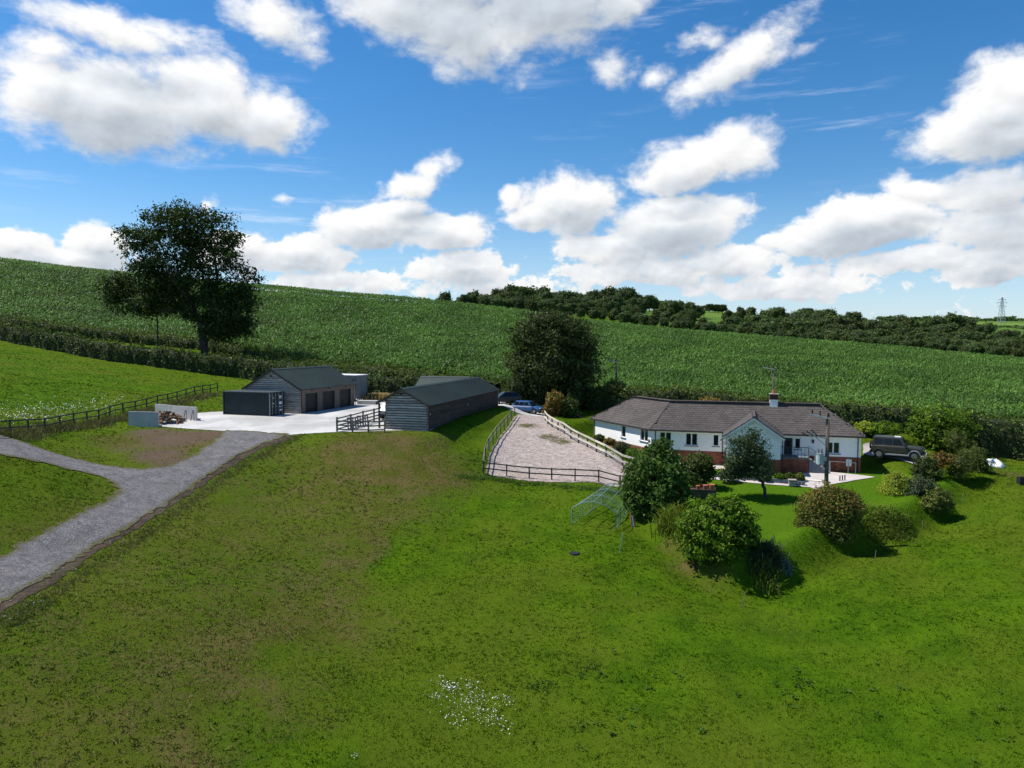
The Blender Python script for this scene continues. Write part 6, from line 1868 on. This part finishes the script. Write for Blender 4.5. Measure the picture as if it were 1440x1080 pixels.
# ------------------------------------------------------------------ grass
BUILT = [[tuple(q[:2]) for q in poly] for poly in (
    [(-8, 66.5), (-1.4, 89), (-9, 95), (-13, 69)], [(-22.5, 78.5), (-19, 90), (-27, 93), (-30.5, 81)], [(31.5, 64), (12.8, 69.5), (8, 80), (14, 84), (34, 71)], [(-25, 76), (-31.2, 78), (-30.3, 81), (-24, 78.6)])]


def in_any(x, y, polys, m=0.0):
    k = np.zeros(len(x), bool)
    for p in polys: k |= sdf(x, y, p) < m
    return k


def tufts(name, label, x, y, h, w, mt, blades=4, lean=.55, attrs=False, cat='grass'):
    n = len(x); z = H(x, y)
    B = np.repeat(np.stack([x, y, z], 1), blades, 0); m = len(B); hh = np.repeat(h, blades) * rng.uniform(.55, 1.2, m)
    B[:, :2] += rng.normal(0, .05, (m, 2)); B[:, 2] -= .01
    a = rng.random(m) * 6.283; sd = np.stack([np.cos(a), np.sin(a), np.zeros(m)], 1) * (np.repeat(w, blades) * .5)[:, None]
    tip = B + np.stack([rng.normal(0, lean, m) * hh, rng.normal(0, lean, m) * hh, hh], 1)
    V = np.stack([B - sd, B + sd, tip], 1).reshape(-1, 3)
    at_ = None
    if attrs: at_ = dict(dry=np.repeat(np.clip(np.maximum(dryness(x, y), soilness(x, y)), 0, 1), blades * 3), lush=np.repeat(sstep(.5 - sdf(x, y, GARDEN) / 1.2) * .85, blades * 3))
    o = mesh_np(name, V, np.arange(3 * m).reshape(m, 3), mt, loc=(float(np.mean(x)), float(np.mean(y)), float(np.mean(z))), attrs=at_)
    return tag(o, label, cat, kind='stuff')


def grass_material():
    m, t, bs, out = new_mat('grass_blade')
    geo = t.n('ShaderNodeNewGeometry'); ri = geo.outputs['Random Per Island']; pos = geo.outputs['Position']
    dry = t.n('ShaderNodeAttribute', attribute_name='dry').outputs['Fac']; lush = t.n('ShaderNodeAttribute', attribute_name='lush').outputs['Fac']
    g = t.mix(ri, (.046, .106, .003), (.098, .180, .008))
    n0 = t.noise(pos, .10, 4, .6); n1 = t.noise(pos, .55, 5, .6); n2 = t.noise(pos, 3.2, 6, .7)
    g = t.mix(t.m('MULTIPLY', t.smooth(n0, .42, .66), .5), g, (.096, .134, .010))
    g = t.mix(t.m('MULTIPLY', t.smooth(n1, .58, .36), .6), g, (.038, .090, .004))
    g = t.mix(lush, g, t.mix(ri, (.060, .135, .005), (.100, .190, .009)))
    dk = t.smooth(t.m('ADD', dry, t.m('MULTIPLY', t.m('SUBTRACT', n2, .5), 1.1)), .22, .9)
    dk = t.m('MULTIPLY', dk, t.smooth(ri, .12, .40))
    g = t.mix(dk, g, t.mix(t.m('MULTIPLY', ri, ri), (.078, .066, .016), (.27, .22, .10)))
    t.l(g, bs.inputs['Base Color']); bs.inputs['Roughness'].default_value = .9; spec(bs, .03)
    nv = t.n('ShaderNodeVectorMath', operation='MULTIPLY_ADD'); t.l(geo.outputs['Normal'], nv.inputs[0]); nv.inputs[1].default_value = (.35,) * 3; nv.inputs[2].default_value = (0, 0, .75)
    nn = t.n('ShaderNodeVectorMath', operation='NORMALIZE'); t.l(nv.outputs[0], nn.inputs[0]); t.l(nn.outputs[0], bs.inputs['Normal'])
    tr = t.n('ShaderNodeBsdfTranslucent'); t.l(g, tr.inputs[0]); mx = t.n('ShaderNodeMixShader'); mx.inputs[0].default_value = .2
    t.l(bs.outputs[0], mx.inputs[1]); t.l(tr.outputs[0], mx.inputs[2]); t.l(mx.outputs[0], out.inputs[0])
    return m


M['grass'] = grass_material()


def grass():
    X, Yv = [], []
    for y0, y1, den in ((22, 36, 46), (36, 50, 30), (50, 66, 17), (66, 95, 7), (95, 135, 2.5)):
        n = int(1.64 * (y1 * y1 - y0 * y0) / 2 * den)
        y = np.sqrt(rng.uniform(y0 * y0, y1 * y1, n)); x = rng.uniform(-.80, .80, n) * y
        X.append(x); Yv.append(y)
    x, y = np.concatenate(X), np.concatenate(Yv)
    k = ~in_any(x, y, SHEETS + BUILT, .05) & ~(sdf(x, y, DIRT) < -.1)
    k &= ~((y > 66) & (x > -3) & (x < 6)) ; x, y = x[k], y[k]
    k = soilness(x, y) * 1.05 < rng.random(len(x)) ; x, y = x[k], y[k]
    n2 = np.sin(x * .9 + 2 * np.sin(y * .7)) * np.sin(y * 1.1 + np.sin(x * .6))
    lawn = sdf(x, y, GARDEN) < -.6
    h = (.075 + .035 * n2 + np.abs(rng.normal(0, .025, len(x)))) * np.where(lawn, .45, 1); h = np.maximum(h, .025) * .75 * np.where(y > 66, 1.5, 1)
    tufts('grass', 'short pasture and lawn grass over the whole foreground slope', x, y, h, .022 + .0007 * y, M['grass'], 4, attrs=True)
    print('tufts', len(x))
    # longer clumps here and there in the pasture
    n = 15000; cy = np.sqrt(rng.uniform(22 ** 2, 66 ** 2, n)); cx = rng.uniform(-.8, .8, n) * cy
    q = np.sin(cx * .31 + 1.7 * np.sin(cy * .23)) + np.sin(cy * .41 + cx * .19) + rng.normal(0, .8, n)
    k = (q > .35) & ~in_any(cx, cy, SHEETS + BUILT + [GARDEN], .3) & ~(sdf(cx, cy, DIRT) < .3) & (soilness(cx, cy) < .3); cx, cy = cx[k], cy[k]
    tufts('grass_clumps', 'longer coarse clumps of grass dotted over the pasture', cx, cy, np.abs(rng.normal(.07, .04, len(cx))) + .04, .030 + .0007 * cy, M['grass'], 9, .85, attrs=True)
    # coarse weeds, docks
    wd = []
    for px, py, n, s in [(768, 965, 7, .3), (845, 945, 8, .5), (1120, 960, 14, .7), (850, 1030, 8, .8), (980, 1000, 8, 1.8), (900, 900, 7, 2.2), (1250, 950, 8, 1.8), (1350, 1010, 8, 1.5), (700, 770, 6, 1.4)]:
        p = gp(px, py); wd.append(np.stack([rng.normal(p[0], s, n), rng.normal(p[1], s, n)], 1))
    W_ = np.concatenate(wd); b = np.repeat(W_, 9, 0); m = len(b); a = rng.random(m) * 6.283; r = rng.uniform(.03, .2, m)
    P = np.stack([b[:, 0] + r * np.cos(a), b[:, 1] + r * np.sin(a), np.zeros(m)], 1); P[:, 2] = H(P[:, 0], P[:, 1]) + rng.uniform(.04, .16, m)
    V, Fc = leaf_mesh(P, np.tile([0, 0, 1.2], (m, 1)), .14); o = mesh_np('dock_weeds', V, Fc, L['weed'], loc=P.mean(0)); tag(o, 'scattered dark leafy weeds growing in the lower pasture', 'weeds', kind='stuff')
    # white clover patch
    P = []
    for px, py, n, s in [(632, 968, 26, .22), (668, 985, 30, .35), (690, 1005, 16, .3), (640, 1012, 12, .3), (660, 965, 14, .25), (703, 1020, 10, .25), (672, 1000, 26, .7), (612, 980, 10, .2), (645, 990, 24, .8), (712, 985, 14, .25), (620, 960, 8, .3), (100 + 400, 1065, 3, .1)]:
        p = gp(px, py); P.append(np.stack([rng.normal(p[0], s, n * 3), rng.normal(p[1], s * 1.1, n * 3), np.zeros(n * 3)], 1))
    P = np.concatenate(P); P[:, 2] = H(P[:, 0], P[:, 1]) + rng.uniform(.07, .13, len(P))
    V, Fc = leaf_mesh(P, np.tile([0, 0, 1.5], (len(P), 1)), .05, .9); o = mesh_np('white_flowers', V, Fc, L['petal'], loc=P.mean(0)); tag(o, 'patch of small white flowers in the grass at the bottom of the slope', 'flowers', kind='stuff')
    # clover in flower along the upper fence
    x, y = np.concatenate([np.stack([rng.normal(gp(px, py)[0], sx, n), rng.normal(gp(px, py)[1], sy, n)]) for px, py, n, sx, sy in [(10, 586, 260, 1.6, 3), (60, 578, 240, 1.8, 3), (120, 570, 160, 1.8, 3), (150, 560, 70, 2, 3), (50, 568, 80, 4, 4)]], 1)
    P = np.stack([x, y, H(x, y) + .12], 1); V, Fc = leaf_mesh(P, np.tile([0, -.6, 1.2], (len(P), 1))[:], .085, .9); o = mesh_np('clover_flowers', V, Fc, L['petal'], loc=P.mean(0)); tag(o, 'scattered pale clover flowers along the upper pasture fence', 'flowers', kind='stuff')
    # rough verge beside the track, under the pasture fence
    def along_px(pts, n, s):
        q = np.array([gp(*p) for p in pts]); k = rng.random(n) * (len(q) - 1); i = k.astype(int); f = (k - i)[:, None]; r = q[i] * (1 - f) + q[i + 1] * f
        return r[:, 0] + rng.normal(0, s, n), r[:, 1] + rng.normal(0, s, n)
    x, y = along_px([(0, 884), (70, 842), (140, 791), (205, 751), (262, 710), (305, 680), (345, 652), (385, 630), (422, 613)], 1800, .32)
    k = ~in_any(x, y, [TRACK, YARD], .1); x, y = x[k], y[k]
    tufts('verge_grass', 'rough tall dry grass along the right edge of the gravel track', x, y, np.abs(rng.normal(.10, .09, len(x))) + .05, np.full(len(x), .03), L['verge'], 5, .4)
    x, y = along_px([(-60, 628), (14, 614), (60, 606), (125, 600), (170, 590), (215, 578), (260, 566), (300, 555)], 2200, .75)
    k = ~in_any(x, y, [TRACK, YARD], .1); x, y = x[k], y[k]
    tufts('fence_grass', 'long uncut grass growing under the upper pasture fence', x, y, np.abs(rng.normal(.38, .15, len(x))) + .1, np.full(len(x), .06), L['verge'], 5, .4)
    x, y = along_px([(640, 480 + 190), (684, 672), (720, 678), (780, 683), (830, 688), (880, 692)], 700, .25)
    k = ~in_any(x, y, [ARENA], .05); x, y = x[k], y[k]
    tufts('edge_grass', 'tufted grass along the near edge of the gravel pen', x, y, np.abs(rng.normal(.16, .07, len(x))) + .05, np.full(len(x), .04), L['edge'], 5, .5)
    x, y = along_px([(774, 605), (806, 626), (853, 650), (890, 668)], 900, .45)
    k = ~in_any(x, y, [ARENA], .0); x, y = x[k], y[k]
    tufts('bank_grass', 'rough dry grass on the bank under the pale fence', x, y, np.abs(rng.normal(.28, .1, len(x))) + .05, np.full(len(x), .05), L['verge'], 5, .5)
    # weeds in the gravel pen
    P = np.concatenate([np.stack([rng.normal(a, .9, 130), rng.normal(b, .9, 130)], 1) for a, b in _aw])
    k = sdf(P[:, 0], P[:, 1], ARENA) < -.3; P = P[k]
    tufts('pen_weeds', 'straggling weeds growing through the gravel of the pen', P[:, 0], P[:, 1], np.abs(rng.normal(.10, .05, len(P))) + .03, np.full(len(P), .04), L['ochre_weed'], 3, .7)
    # small stones scattered on the soil strip
    q = [gp(*p) for p in [(35, 850), (100, 803), (160, 762), (230, 718), (290, 680), (320, 660), (50, 842), (5, 868)]]
    mb = MB()
    for p in q:
        for k in range(4):
            x, y = p[0] + rng.normal(0, .5), p[1] + rng.normal(0, .3); mb.ball((x, y, h1(x, y) + .04), rng.uniform(.025, .06), 6, 4, (1, 1, .7))
    o = mb.build('loose_stones', M['stone'], loc=q[0]); tag(o, 'pale loose stones lying on the bare soil beside the track', 'stones', kind='stuff')


L['ochre_weed'] = foliage('dry_weed_blade', (.12, .10, .05), (.20, .16, .09), (.10, .12, .04))
L['verge'] = foliage('verge_blade', (.060, .070, .020), (.15, .14, .055), (.24, .20, .10))
L['edge'] = foliage('edge_blade', (.050, .11, .010), (.11, .18, .03))
L['weed'] = foliage('weed_leaf', (.030, .075, .010), (.065, .125, .020), sp=.1)
grass()
